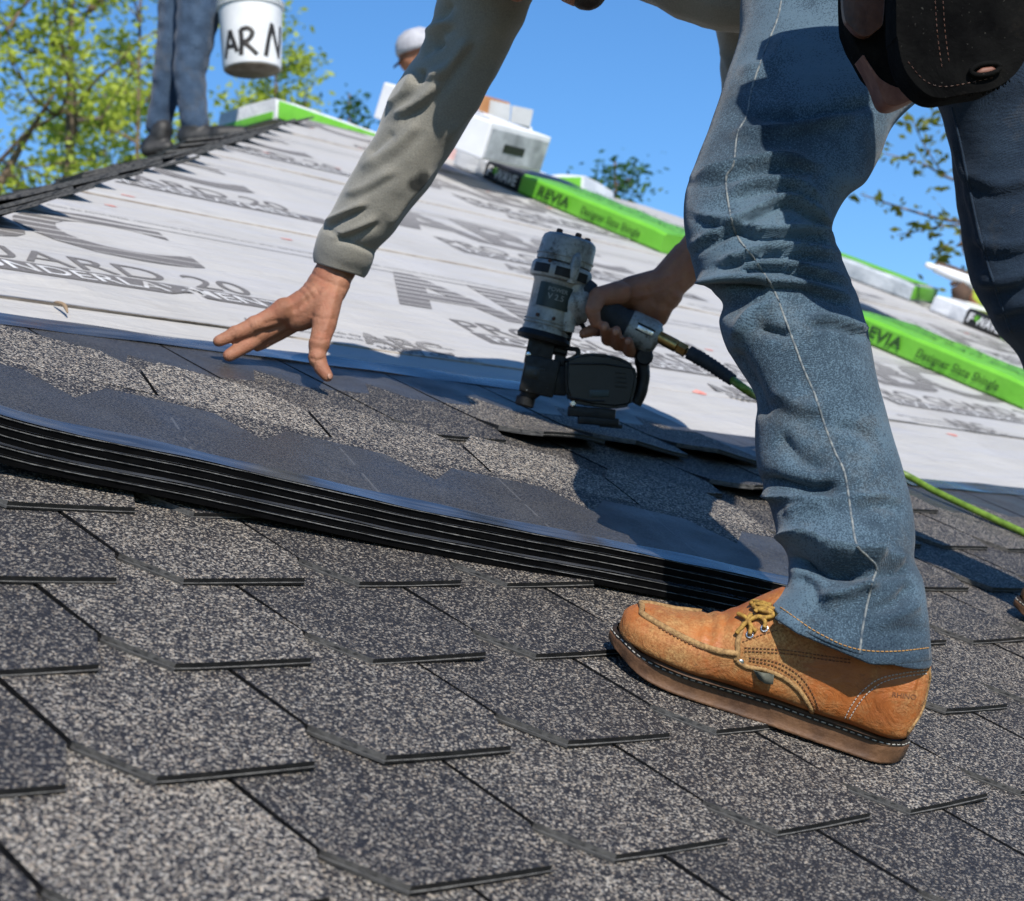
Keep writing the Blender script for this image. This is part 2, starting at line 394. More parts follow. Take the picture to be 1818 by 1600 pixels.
for k, (y0, y1) in enumerate(SHEETS):
    nx, ny = (260, 46) if k == 1 else (150, 18)
    vs, fs = [], []
    for j in range(ny+1):
        y = y0 + (y1-y0)*(j/ny)**1.3 + (0.006*math.sin(1.7*k) if j == 0 else 0)
        yy = min(y, YR); a, b = xl(yy), min(xr(yy), 9.0)
        for i in range(nx+1):
            q = (i/nx)**1.25; x = a + (b-a)*q
            yw = y + (0.005*math.sin(2.3*x+k) + 0.003*math.sin(9*x) if j == 0 else 0)
            vs.append((x, yw, sheet_z(k, x, y)))
    for j in range(ny):
        for i in range(nx): q = j*(nx+1)+i; fs.append((q, q+1, q+nx+2, q+nx+1))
    # thin turned edge along the lower lap
    b0 = len(vs); vs += [(v[0], v[1]+0.0004, v[2]-0.0036) for v in vs[:nx+1]]
    fm = [0]*len(fs)
    for i in range(nx): fs.append((i+1, i, b0+i, b0+i+1)); fm.append(1)
    s = make('underlayment_sheet', vs, fs, [M_SHEET, M_LAP], roof, True, ROOF, fm); sheets.append(s)
def print_on(k, me, x, y, mat, name='printed_lettering', dz=0.0011):
    """lay flat lettering on sheet k with its lower left corner at roof (x,y)"""
    me.materials.append(mat)
    cl = [(Vector((xl(0.0)+0.012-x, -y, 0)), Vector((1.014, -1, 0))), (Vector((xr(0.0)-0.02-x, -y, 0)), Vector((-1, -0.9, 0))), (Vector((0, SHEETS[k][1]-y-0.004, 0)), Vector((0, -1, 0)))]
    bm = bmesh.new(); bm.from_mesh(me)
    for pc, pn in cl: bmesh.ops.bisect_plane(bm, geom=bm.verts[:]+bm.edges[:]+bm.faces[:], plane_co=pc, plane_no=pn, clear_inner=True)
    if not bm.faces: bm.free(); bpy.data.meshes.remove(me); return None
    bm.to_mesh(me); bm.free()
    for v in me.vertices: v.co.z = sheet_z(k, x+v.co.x, y+v.co.y) + dz + v.co.z
    o = put(name, me, sheets[k], Matrix.Translation((x, y, 0))); return o
def poly_mesh(polys, h=0.0):
    me = bpy.data.meshes.new('p'); vs, fs = [], []
    for p in polys: fs.append(tuple(range(len(vs), len(vs)+len(p)))); vs += [(x, y, h) for x, y in p]
    me.from_pydata(vs, [], fs); return me
def grid_mesh(w, h, n=30):
    me = bpy.data.meshes.new('g'); vs = [(w*i/n, h*j, 0) for j in (0, 1) for i in range(n+1)]
    me.from_pydata(vs, [], [(i, i+1, n+2+i, n+1+i) for i in range(n)]); return me
# x of the print blocks in each sheet: (sheet, first x, y of the big letters)
for k, x0, yb in ((1, 0.165-1.395, 1.292), (2, 0.905, 2.185), (3, 1.75, 3.06), (4, 2.75, 3.90)):
    for j in range(7):
        x = x0 + j*1.395
        if x + 1.3 < xl(yb) or x > 7.5: continue
        o = print_on(k, text_mesh('ABC', ABC_H/0.72, 0.03, 0.2, 1.24, 0.0, 0.98), x, yb, M_INKS)
        if k > 3: continue
        print_on(k, text_mesh('PRO GUARD 20', 0.104, 0.0, 0.1, 1.26, 0.0), x+0.03, yb-0.142, M_INK)
        print_on(k, grid_mesh(0.985, 0.062), x+0.03, yb-0.215, M_INK, 'printed_bar')
        print_on(k, text_mesh('ROOFING UNDERLAYMENT', 0.058, 0.008, 0.0, 1.26, 0.0), x+0.05, yb-0.205, M_WHITEINK, dz=0.0020)
    for j in range(9):
        x = x0 + 0.55 + j*0.93
        if x < xl(yb) or x > 7: continue
        y = SHEETS[k][0] + (0.026 if k == 1 else 0.06)
        print_on(k, text_mesh('ABC', 0.095, 0.02, 0.2, 1.1, 0.0), x, y, M_INKSS)
        print_on(k, text_mesh('supply co. inc.', 0.036, 0.0, 0.0, 1.15, 0.0), x+0.01, y-0.022, M_INK)
    for j in range(12):
        x = x0 + 0.33 + j*0.62
        if x < xl(SHEETS[k][0]) + 0.15 or x > 6: continue
        y = SHEETS[k][0] + 0.05 + 0.012*(j % 2)
        if j % 3 != 1:
            print_on(k, text_mesh('ABC Supply recommends slip protection be worn when', 0.018, 0, 0, 1.1, 0.0), x, y, M_INK)
            print_on(k, text_mesh('temperature au sol et le toit pente', 0.018, 0, 0, 1.1, 0.0), x+0.03, y-0.024, M_INK)
        y = SHEETS[k][1] - 0.22
        if k < 4:
            print_on(k, text_mesh('Meets the ASTM D226  recommends slip protection be worn when applying roofing underlayment', 0.017, 0, 0, 1.1, 0.0), x, y, M_INK)
            print_on(k, grid_mesh(0.6, 0.0035, 8), x, y-0.04, M_INK, 'printed_line')
# lower lap line on sheet 0 seen right of the worker
for j, (px, py) in enumerate([(195, 365), (225, 350), (510, 425), (1690, 772), (1590, 668), (1258, 622), (552, 228), (472, 272), (600, 300), (455, 370), (865, 340), (975, 370), (1240, 700), (1715, 592), (640, 265)]):
    q = on_roof(px, py, ZD)
    for k, (y0, y1) in enumerate(SHEETS):
        if y0 <= q.y < y1: kk = k
    n = 9; r = random.uniform(0.010, 0.02)
    print_on(kk, poly_mesh([[(r*math.cos(a*2*math.pi/n)*random.uniform(0.8, 1.5), 0.55*r*math.sin(a*2*math.pi/n)*random.uniform(0.5, 1.3)) for a in range(n)]]), q.x, q.y, M_RED, 'red_crayon_mark')
# torn flap
q = on_roof(95, 543, ZD); q2 = on_roof(118, 563, ZD); mb = MB()
mb.tube(spline([(q.x, q.y, ZD+0.005), (q.x*0.5+q2.x*0.5, q.y*0.4+q2.y*0.6, ZD+0.011), (q2.x, q2.y, ZD+0.006)], 5), [0.0012, 0.002, 0.0026, 0.003, 0.003, 0.003, 0.003, 0.0026, 0.002, 0.0016, 0.001], 6)
mb.build('torn_slit', M_WOOD, sheets[1], mw=Matrix.Identity(4))
# the felt under sheet: left, back and right faces
for nm, a, b, c in (('a', FL, BL, PK), ):
    n = (b-a).cross(c-a).normalized(); n = n if n.z > 0 else -n
    make('roofing_felt', [a+n*0.001, b+n*0.001, c+n*0.001], [(0, 1, 2)], M_FELT, roof, False)

# ---- shingle tab: local x across, y from the head (0) to the tip (L), z out of the roof
def tab_mesh(name, seed, curl=0.002, lift=0.0, full=True, w=W, head0=0.0):
    r = random.Random(seed); nx = 8
    ys = [head0, 0.05, 0.10, 0.15, 0.206, 0.24, 0.27, L-AY, L-AY*0.66, L-AY*0.33, L]
    ys = [y for y in ys if y >= head0]
    c1, c2, ph = r.uniform(-1, 1)*curl, r.uniform(0.2, 1.6)*curl, r.uniform(0, 6)
    def top(x, y):
        z = -(L-y)*TH/E
        s = max(0, (y-(L-0.13))/0.13)
        z += s*s*(c1*(x/w-0.5)*2 + c2*abs(1-x/w-0.25)**1.5 + lift*(0.75+0.5*math.sin(3*x/w+ph)))
        return z + 0.0006*math.sin(19*x+ph)*math.sin(17*y+ph)
    def xs(y, g):
        k = max(0, (y-(L-AY))/AY); a, b = g + (AX-g)*k, w-g - (AX-g)*k
        return [a + (b-a)*i/nx for i in range(nx+1)]
    vs, fs, fm = [], [], []
    for y in ys:
        for x in xs(y, 0.0024): vs.append((x, y, top(x, y)))
    n = nx+1
    for j in range(len(ys)-1):
        for i in range(nx): q = j*n+i; fs.append((q, q+1, q+n+1, q+n)); fm.append(0)
    # perimeter, going round: left side, tip, right side, head
    m = len(ys); per = [j*n for j in range(m)] + [(m-1)*n+i for i in range(1, n)] + [j*n+nx for j in range(m-2, -1, -1)] + [i for i in range(nx-1, 0, -1)]
    cx, cy = w/2, L-0.12
    def ring(out, dz):
        b = len(vs)
        for q in per:
            x, y, z = vs[q]; dx, dy = x-cx, y-cy; d = math.hypot(dx, dy) or 1
            j = r.uniform(-0.0003, 0.0003)
            if y < L-AY-1e-4: dx, dy, d = dx, 0.0, abs(dx)*3 or 1
            vs.append((x + dx/d*(out+j), y + dy/d*(out+j), z + dz)); 
        return list(range(b, len(vs)))
    r0 = per; r1 = ring(0.0003, -0.0040); r2 = ring(0.0012, -0.0043); r3 = ring(0.0011, -0.0066)
    for a, b, mi in ((r0, r1, 1), (r1, r2, 2), (r2, r3, 2)):
        for i in range(len(a)):
            k = (i+1) % len(a); fs.append((a[i], b[i], b[k], a[k]))
            tip = vs[per[i]][1] > L-1e-4 and vs[per[k]][1] > L-1e-4
            side = vs[per[i]][1] < L-AY+1e-4 and vs[per[k]][1] < L-AY+1e-4
            fm.append((4 if a is r1 else 3) if tip else 3 if side else mi)  # seam sides share the dark tip colour, painting shade into the gaps
    me = bpy.data.meshes.new(name); me.from_pydata(vs, [], fs)
    for mm in (M_GRANH, M_EDGE, M_EDGE2, M_TIP_GAPSHADE, M_TIPLINE): me.materials.append(mm)
    me.polygons.foreach_set('material_index', fm); me.update(); return me
TABS = [tab_mesh('shingle', i, 0.0022) for i in range(9)]
TABS_UP = [tab_mesh('shingle', 20+i, 0.004, 0.016) for i in range(3)]
FLIP = Matrix(((-1, 0, 0, 0), (0, -1, 0, 0), (0, 0, 1, 0), (0, 0, 0, 1)))
OFFS = {-3: 0.36, -2: 0.862, -1: 0.40, 0: 0.835, 1: 0.29, 2: 0.719, 3: 0.186, 4: 0.634, 5: 0.10, 6: 0.57, 7: 0.04}
light_pick = {(2, 2): 0.68, (3, -1): 0.70, (2, 1): 0.52, (3, 0): 0.46, (3, 1): 0.54, (1, 0): 0.55, (0, 0): 0.57, (3, 2): 0.5, (2, 0): 0.45}
COLFIX = {2: -0.281-0.719, 3: 0.0, 4: -1.0, 1: 0.0, 0: 0.0}
for r in range(7, -4, -1):
    for c in range(-6, 26):
        x = (c + OFFS[r])*W; y = -r*E
        if r == -3 and x + W > 1.86: continue
        if r == -2 and x + W > 2.1: continue
        corners = [project(rw(x+dx*W, y+dy*E)) for dx in (0, 1) for dy in (0, 1)]
        if not any(-420 < p[0] < 2300 and -100 < p[1] < 2050 and p[2] > 0.25 for p in corners): continue
        if r <= -2 and x < xl(y)-0.3: continue
        hw_ = random.random()
        lifted = (r == -3 and 1.02 < x < 1.62) or (r == -2 and 1.28 < x < 1.7 and hw_ < 0.5)
        me = random.choice(TABS_UP if lifted else TABS)
        o = put('shingle', me, roof, ROOF @ Matrix.Translation((x + W, y + L, random.uniform(-0.0004, 0.0004))) @ FLIP)
        cc = c - (1 if r == 2 else 0) + (0 if r != 4 else -1)
        s = light_pick.get((r, cc), random.choice([0.42, 0.46, 0.5, 0.52, 0.55, 0.58]))
        o.color = (s, 0.5, 0.5, 1)
# release film along the heads that no course covers yet
def ribbon(name, x0, x1, y0, y1, z0, mat, parent, mw, wave=0.0015, n=60):
    vs = []
    for j, y in enumerate((y0, y0*0.5+y1*0.5, y1)):
        for i in range(n+1):
            x = x0 + (x1-x0)*i/n; vs.append((x, y + 0.0015*math.sin(13*x+j), z0 + wave*(1+math.sin(9*x+2.1*j)*0.6+0.4*math.sin(31*x+j))*(1 if j != 1 else 1.5)))
    return make(name, vs, [(j*(n+1)+i, j*(n+1)+i+1, (j+1)*(n+1)+i+1, (j+1)*(n+1)+i) for j in range(2) for i in range(n)], mat, parent, True, mw)
for r, x0, x1 in ((-3, 0.0, 1.42), (-1, 2.1, 4.2)):
    yt = -r*E + L
    ribbon('release_film', x0, x1, yt-0.052, yt-0.004, -L*TH/E + 0.0025, M_FILM, roof, ROOF)

# ---- shingles of the left face run up to the hip, seen edge on
LN = (BL-FL).cross(PK-FL).normalized(); LN = LN if LN.z > 0 else -LN
hipd = (PK-FL).normalized(); hin = LN.cross(hipd).normalized()
if hin.x > 0 and hin.y < 0: hin = -hin
if (BL-FL).dot(hin) < 0: hin = -hin
FB = Matrix((hipd, hin, LN)).transposed()
hl = (PK-FL).length; HM = [tab_mesh('shingle', 50+i, 0.008, 0.006) for i in range(4)]
for me in HM: me.materials[3] = M_EDGE; me.materials[4] = M_TIPLINE
dn_ = Vector((-1, 0, (FL.z-PK.z)/(PK.x-FL.x))).normalized()
ty_ = LN.cross(dn_).normalized(); FB = Matrix((ty_ if ty_.y > 0 else -ty_, dn_, LN)).transposed()
flipx = FB.determinant() < 0
for row in range(34):
    s = 2.1 + row*0.155*1.42
    if s > hl - 0.55: break
    base = FL + hipd*s
    for lay in range(4):
        p = base + Vector((0, 1, 0))*(0.19*lay + 0.17 + random.uniform(-0.03, 0.03)) - dn_*(L - 0.05) + LN*(0.011 + random.uniform(0, 0.012) + 0.006*(row % 2))
        rot = Matrix.Rotation(R(random.uniform(-4, 4)), 3, 'Z') @ Matrix.Rotation(R(random.uniform(-1.2, 1.2)), 3, 'X')
        m = (FB @ rot).to_4x4(); m.translation = p
        o = put('shingle', random.choice(HM), roof, m); o.color = (random.choice([0.45, 0.55, 0.62]), 0.5, 0.5, 1)

# ---- loose stack of shingle strips lying head down-slope in front of the worker
U = Vector((0.934, -0.358, 0)).normalized(); V = Vector((0.358, 0.934, 0)).normalized()
def strip_z(x, y): return 0.010*math.exp(-max(x, 0)/0.045) + 0.0035*math.sin(5.2*x+0.6) + 0.002*math.sin(11*x) - 0.003*max(0, (y-0.25)/0.11)
def strip_tab():
    nx, ys = 8, [0.206, 0.23, 0.26, L-AY, L-AY*0.5, L]
    return nx, ys
NT_ = 5
def strip_head_mesh():
    nx, ny = 60, 6; hw_, hh = NT_*W, 0.206; vs, fs, fm = [], [], []
    for j in range(ny+1):
        for i in range(nx+1): vs.append((hw_*i/nx, hh*j/ny, 0.0))
    for j in range(ny):
        for i in range(nx): q = j*(nx+1)+i; fs.append((q, q+1, q+nx+2, q+nx+1)); fm.append(0)
    per = list(range(nx+1)) + [j*(nx+1)+nx for j in range(1, ny+1)] + [ny*(nx+1)+i for i in range(nx-1, -1, -1)] + [j*(nx+1) for j in range(ny-1, 0, -1)]
    def ring(out, dz):
        b = len(vs)
        for q in per:
            x, y, z = vs[q]
            vs.append((x + out*(1 if x > hw_-1e-6 else -1 if x < 1e-6 else 0), y + out*(1 if y > hh-1e-6 else -1 if y < 1e-6 else 0) + (random.uniform(-0.0003, 0.0003)), z+dz))
        return list(range(b, len(vs)))
    rings = [per, ring(0.0009, -0.0002), ring(0.0009, -0.0006), ring(0.0, -0.0008), ring(-0.0012, -0.0075)]
    for (a, b), mi in zip(zip(rings[:-1], rings[1:]), (2, 2, 1, 1)):
        for i in range(len(a)):
            k = (i+1) % len(a); fs.append((a[i], b[i], b[k], a[k])); fm.append(mi)
    return vs, fs, fm
def bendv(vs, ox, oy): return [(x, y, z + strip_z(x+ox, y+oy)) for x, y, z in vs]
hv, hf, hm = strip_head_mesh()
head_me = bpy.data.meshes.new('head'); head_me.from_pydata(bendv(hv, 0, 0), [], hf)
for mm in (M_GRANH, M_BLACKSH, M_RIM): head_me.materials.append(mm)
head_me.polygons.foreach_set('material_index', hm)
tab_mes = []
for k in range(NT_):
    me = tab_mesh('tab', 80+k, 0.003, 0.0, True, W, 0.206)
    for v in me.vertices: v.co.z = v.co.z + (L-v.co.y)*TH/E*1.0; v.co.x += k*W
    for v in me.vertices: v.co.z += strip_z(v.co.x, v.co.y)
    tab_mes.append(me)
film_vs = []
n = 70
for j, y in enumerate((-0.0008, 0.012, 0.030)):
    for i in range(n+1):
        x = NT_*W*i/n; film_vs.append((x, y + 0.002*math.sin(17*x)*(j == 2), strip_z(x, y) + 0.0012 + 0.0006*math.sin(40*x+j)))
film_me = bpy.data.meshes.new('release_film'); film_me.from_pydata(film_vs, [], [(j*(n+1)+i, j*(n+1)+i+1, (j+1)*(n+1)+i+1, (j+1)*(n+1)+i) for j in range(2) for i in range(n)])
film_me.materials.append(M_FILM); film_me.polygons.foreach_set('use_smooth', [True]*len(film_me.polygons))
NS = 5
order = ['bottom', 'fourth from the top', 'third from the top', 'second from the top', 'topmost']
SB = Matrix((U, V, Vector((0, 0, 1)))).transposed().to_4x4()
for k in range(NS):
    ox, oy = random.uniform(-0.004, 0.004), random.uniform(-0.003, 0.003)
    o3 = U*(0.03+ox) + V*(0.262+oy) + Vector((0, 0, 0.0075 + k*0.0088))
    root = empty('shingle_strip', ROOF @ Matrix.Translation(o3) @ SB)
    lab = 'loose dark shingle strip, %s of the stack in front of the worker' % order[k] if k < NS-1 else 'topmost loose grey shingle strip of the stack, its shiny film edge showing'
    tag(root, lab, 'shingle strip', 'loose shingle strips in the stack')
    h = put('head', head_me, root); h.color = (0.5, 0.5, 0.5, 1)
    put('release_film', film_me, root)
    for i in range(NT_):
        t_ = put('tab', tab_mes[i], root); t_.color = (random.choice([0.6, 0.66, 0.7, 0.74]) if k == NS-1 else 0.5, 0.5, 0.5, 1)

# ================================================================== CLOTH, SKIN AND LEATHER
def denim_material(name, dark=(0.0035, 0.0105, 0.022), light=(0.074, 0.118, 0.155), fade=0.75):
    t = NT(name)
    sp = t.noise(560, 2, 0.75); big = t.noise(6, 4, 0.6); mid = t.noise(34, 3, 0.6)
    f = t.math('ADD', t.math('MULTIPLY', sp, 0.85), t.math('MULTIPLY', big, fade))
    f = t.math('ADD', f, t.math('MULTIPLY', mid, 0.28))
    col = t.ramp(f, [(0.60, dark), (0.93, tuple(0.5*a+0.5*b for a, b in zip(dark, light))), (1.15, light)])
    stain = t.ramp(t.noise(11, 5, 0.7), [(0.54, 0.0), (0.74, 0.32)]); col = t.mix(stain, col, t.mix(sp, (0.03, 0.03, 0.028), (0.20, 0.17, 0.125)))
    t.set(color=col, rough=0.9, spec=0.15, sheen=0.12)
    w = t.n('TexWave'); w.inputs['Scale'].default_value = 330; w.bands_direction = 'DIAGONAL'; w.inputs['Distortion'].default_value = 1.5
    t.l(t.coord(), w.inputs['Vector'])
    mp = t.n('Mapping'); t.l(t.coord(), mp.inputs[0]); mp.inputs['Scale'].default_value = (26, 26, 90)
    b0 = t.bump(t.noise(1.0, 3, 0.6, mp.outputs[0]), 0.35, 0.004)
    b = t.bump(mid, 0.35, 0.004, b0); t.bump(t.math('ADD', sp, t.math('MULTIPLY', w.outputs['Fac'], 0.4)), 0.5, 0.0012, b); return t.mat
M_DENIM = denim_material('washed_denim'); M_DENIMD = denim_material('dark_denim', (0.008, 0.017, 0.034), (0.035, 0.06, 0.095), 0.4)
M_DENIMB = denim_material('background_denim', (0.018, 0.034, 0.065), (0.11, 0.17, 0.26), 0.4)
M_SEAM = noisy('denim_seam', (0.045, 0.065, 0.085), (0.22, 0.23, 0.22), 160, 0.9, fine=500, bump=0.5)
M_THREAD = noisy('orange_thread', (0.30, 0.15, 0.04), (0.42, 0.23, 0.07), 90, 0.7)
def jersey_material(name, c0, c1, stains=()):
    t = NT(name); sp = t.noise(520, 2, 0.7); big = t.noise(9, 4, 0.6)
    f = t.math('ADD', t.math('MULTIPLY', sp, 0.7), t.math('MULTIPLY', big, 0.5))
    col = t.ramp(f, [(0.4, c0), (0.85, c1)])
    sm = t.ramp(t.noise(24, 4, 0.7), [(0.62, 0.0), (0.78, 0.3)]); col = t.mix(sm, col, tuple(c*0.45 for c in c0))
    for p, rad in stains:
        d = t.n('VectorMath', operation='DISTANCE'); t.l(t.coord(), d.inputs[0]); d.inputs[1].default_value = p
        dd = t.math('ADD', d.outputs['Value'], t.math('MULTIPLY', t.math('SUBTRACT', t.noise(30, 3), 0.5), 0.02))
        k = t.ramp(t.math('DIVIDE', dd, rad), [(0.55, 0.9), (1.0, 0.0)]); col = t.mix(k, col, (0.008, 0.010, 0.010))
    t.set(color=col, rough=0.95, spec=0.1, sheen=0.25)
    b = t.bump(t.noise(40, 3, 0.6), 0.3, 0.004); t.bump(sp, 0.4, 0.0010, b); return t.mat
st1 = at(741, 330, 2.335); st2 = at(752, 318, 2.335)
M_SHIRT = jersey_material('olive_grey_jersey', (0.15, 0.143, 0.122), (0.26, 0.247, 0.212), [(tuple(st1), 0.017), (tuple(st2), 0.014)])
def skin_material(name, c0, c1):
    t = NT(name); f = t.noise(30, 4, 0.6); col = t.ramp(f, [(0.3, c0), (0.7, c1)])
    red = t.ramp(t.noise(42, 3, 0.6), [(0.45, 0.0), (0.7, 0.55)]); col = t.mix(red, col, (0.30, 0.105, 0.06))
    spots = t.ramp(t.noise(110, 4, 0.7), [(0.62, 0.0), (0.72, 0.5)]); col = t.mix(spots, col, tuple(c*0.5 for c in c0))
    t.set(color=col, rough=0.6, spec=0.35, sss=0.08); t.b.inputs['Subsurface Radius'].default_value = (0.008, 0.004, 0.002)
    w = t.n('TexWave'); w.inputs['Scale'].default_value = 55; w.inputs['Distortion'].default_value = 9; w.inputs['Detail'].default_value = 2
    t.l(t.coord(), w.inputs['Vector'])
    b = t.bump(t.noise(95, 5, 0.7, dist=2.0), 0.6, 0.0024); t.bump(t.voro(650), 0.22, 0.0006, b); return t.mat
M_SKIN = skin_material('tanned_skin', (0.215, 0.090, 0.048), (0.33, 0.155, 0.092))
M_NAIL = noisy('finger_nail', (0.30, 0.15, 0.10), (0.36, 0.19, 0.13), 60, 0.4)
M_HAIR = noisy('dark_hair', (0.012, 0.008, 0.006), (0.03, 0.02, 0.014), 90, 0.6, fine=400, bump=0.8)
def leather_material():
    t = NT('scuffed_tan_leather')
    f = t.noise(22, 5, 0.65); scuff = t.ramp(t.noise(13, 6, 0.72), [(0.46, 0.0), (0.64, 0.9)])
    sp_ = t.n('SeparateXYZ'); t.l(t.coord(), sp_.inputs[0])
    low = t.ramp(sp_.outputs[2], [(0.020, 1.0), (0.050, 0.0)]); toe = t.math('ADD', t.ramp(sp_.outputs[0], [(0.17, 0.0), (0.27, 1.0)]), t.ramp(sp_.outputs[0], [(0.03, 1.0), (0.075, 0.0)]))
    worn = t.math('MULTIPLY', t.math('MULTIPLY', low, toe), t.ramp(t.noise(34, 5, 0.75), [(0.38, 0.0), (0.58, 1.0)]))
    scuff = t.math('MAXIMUM', scuff, worn)
    fine = t.noise(420, 3, 0.75)
    col = t.ramp(f, [(0.25, (0.20, 0.056, 0.013)), (0.5, (0.31, 0.096, 0.022)), (0.75, (0.40, 0.145, 0.040))])
    sc = t.ramp(fine, [(0.35, (0.13, 0.065, 0.02)), (0.62, (0.45, 0.28, 0.11))])
    col = t.mix(t.math('MULTIPLY', scuff, 0.8), col, sc)
    dk = t.ramp(t.noise(48, 6, 0.8, dist=1.6), [(0.60, 0.0), (0.72, 0.75)]); col = t.mix(dk, col, (0.08, 0.03, 0.012))
    t.set(color=col, rough=t.ramp(scuff, [(0.0, 0.46), (0.6, 0.8)]), spec=0.35)
    b = t.bump(t.noise(38, 5, 0.65, dist=2.2), 0.5, 0.005); t.bump(fine, 0.35, 0.0008, b); return t.mat
M_LEATHER = leather_material()
M_LEATHER_EDGE = noisy('frayed_leather_edge', (0.16, 0.085, 0.03), (0.36, 0.22, 0.09), 260, 0.85, fine=600, bump=0.9)
M_SOLE = noisy('brown_crepe_sole', (0.06, 0.028, 0.013), (0.15, 0.075, 0.035), 26, 0.65, fine=180, bump=0.5, bdist=0.002)
M_WELT = noisy('dark_welt', (0.012, 0.009, 0.007), (0.04, 0.025, 0.016), 60, 0.7)
M_STITCHW = noisy('pale_stitch', (0.32, 0.30, 0.26), (0.5, 0.48, 0.43), 120, 0.8)
M_STITCHB = noisy('brown_stitch', (0.10, 0.035, 0.015), (0.17, 0.07, 0.03), 120, 0.8)
M_LACE = noisy('yellow_brown_lace', (0.20, 0.10, 0.018), (0.42, 0.25, 0.045), 240, 0.7, fine=700, bump=0.9)
M_STEEL = noisy('bright_steel', (0.55, 0.55, 0.56), (0.75, 0.74, 0.72), 60, 0.28, metal=1.0, rvar=0.1)
M_TAGC = noisy('grey_cloth_tag', (0.07, 0.075, 0.06), (0.14, 0.14, 0.11), 150, 0.9)

# ------------------------------------------------------------------ sculpting helpers
def catmull_rows(rows, n):
    A = np.array(rows, float); m = len(A); out = []
    seg = [0.0]
    for i in range(m-1): seg.append(seg[-1] + max(1e-3, np.linalg.norm(A[i+1, :4]-A[i, :4])))
    for u in np.linspace(0, seg[-1], n):
        i = min(max(np.searchsorted(seg, u) - 1, 0), m-2); t = (u-seg[i])/(seg[i+1]-seg[i])
        p0, p1, p2, p3 = A[max(i-1, 0)], A[i], A[i+1], A[min(i+2, m-1)]
        out.append(0.5*((2*p1) + (p2-p0)*t + (2*p0-5*p1+4*p2-p3)*t*t + (3*p1-p0-3*p2+p3)*t**3))
    return np.array(out)
def limb(rows, n, seg, ratio=0.9, power=2.2):
    """sleeve or trouser leg: rows of (left x, left y, right x, right y, depth) outline points"""
    vs, nr = [], []
    rows = [tuple(r_) + (0.0,)*(6-len(r_)) for r_ in rows]
    for lx, ly, rx, ry, d, dip in catmull_rows(rows, n):
        PL, PR = at(lx, ly, d), at(rx, ry, d); c = (PL+PR)/2; a = (PR-PL)/2
        b = (c-CAM_POS).normalized()*(a.length*ratio*(1-0.0105*max(dip, 0)))
        for j in range(seg):
            t = 2*math.pi*j/seg; ct, st = math.cos(t), math.sin(t)
            ct = math.copysign(abs(ct)**(2/power), ct); st = math.copysign(abs(st)**(2/power), st)
            vs.append(c + a*ct - b*st - C_UP*(dip*d/FPX*st))
    fs = [(i*seg+j, i*seg+(j+1) % seg, (i+1)*seg+(j+1) % seg, (i+1)*seg+j) for i in range(n-1) for j in range(seg)]
    V_, N_ = vnormals(vs, fs); c = V_.reshape(n, seg, 3).mean(1, keepdims=True)
    if (N_*(V_.reshape(n, seg, 3)-c).reshape(-1, 3)).sum() < 0: fs = [tuple(reversed(f)) for f in fs]
    return vs, fs
def vnormals(vs, fs):
    V_ = np.array([tuple(v) for v in vs]); F_ = np.array(fs); N_ = np.zeros_like(V_)
    a = V_[F_[:, 1]]-V_[F_[:, 0]]; b = V_[F_[:, 3]]-V_[F_[:, 0]]; fn = np.cross(a, b)
    for k in range(4): np.add.at(N_, F_[:, k], fn)
    N_ /= np.linalg.norm(N_, axis=1, keepdims=True)+1e-12
    return V_, N_
def sculpt(vs, fs, folds, center_out=True, noise_amp=0.002, noise_len=0.05, seed=0, gain=1.0, wt=None):
    """raise cloth folds along strokes; stroke = (points in the photo, half width in photo pixels, height in m, undercut)"""
    V_, N_ = vnormals(vs, fs)
    cen = V_.mean(0)
    rel = V_ - np.array(CAM_POS); z = rel @ np.array(C_FWD)
    X = CXP + FPX*(rel @ np.array(C_RGT))/z; Y = CYP - FPX*(rel @ np.array(C_UP))/z
    vd = rel/np.linalg.norm(rel, axis=1, keepdims=True)
    face = np.clip(-(N_*vd).sum(1)*2.2 + 0.45, 0, 1)
    D = np.zeros(len(V_))
    for pts, wpx, amp, under in folds:
        P = np.array(spline([Vector((x, y, 0)) for x, y in pts], 6))[:, :2]
        best = np.full(len(V_), 1e9); sgn = np.zeros(len(V_)); tt = np.zeros(len(V_))
        for i in range(len(P)-1):
            a, b = P[i], P[i+1]; ab = b-a; L2 = ab@ab + 1e-9
            k = ((X-a[0])*ab[0] + (Y-a[1])*ab[1])/L2; kc = np.clip(k, 0, 1)
            dx, dy = X-a[0]-ab[0]*kc, Y-a[1]-ab[1]*kc; d = np.hypot(dx, dy)
            s_ = np.sign(ab[0]*(Y-a[1]) - ab[1]*(X-a[0])); m = d < best
            best[m] = d[m]; sgn[m] = s_[m]; tt[m] = (i+kc[m])/(len(P)-1)
        taper = np.clip(np.minimum(tt, 1-tt)*5+0.15, 0, 1)
        ds = best*sgn
        wpx = wpx*0.82
        D += gain*face*taper*(amp*(0.5*np.exp(-(best/wpx)**2)+0.5*np.exp(-best/wpx*1.7)) - under*amp*(0.5*np.exp(-((ds-1.35*wpx)/(0.9*wpx))**2)+0.5*np.exp(-np.abs(ds-1.3*wpx)/(0.5*wpx))))
    rs = np.random.default_rng(seed); nz = np.zeros(len(V_))
    for _ in range(14):
        k = rs.normal(size=3); k /= np.linalg.norm(k); nz += np.sin(V_@k*(2*math.pi/(noise_len*rs.uniform(0.6, 2.2))) + rs.uniform(0, 6.3))
    D += noise_amp*nz/4
    if wt is not None: D *= wt
    return [Vector(p) for p in (V_ + N_*D[:, None])]
def bvh_of(vs, fs): return BVHTree.FromPolygons([tuple(v) for v in vs], fs)
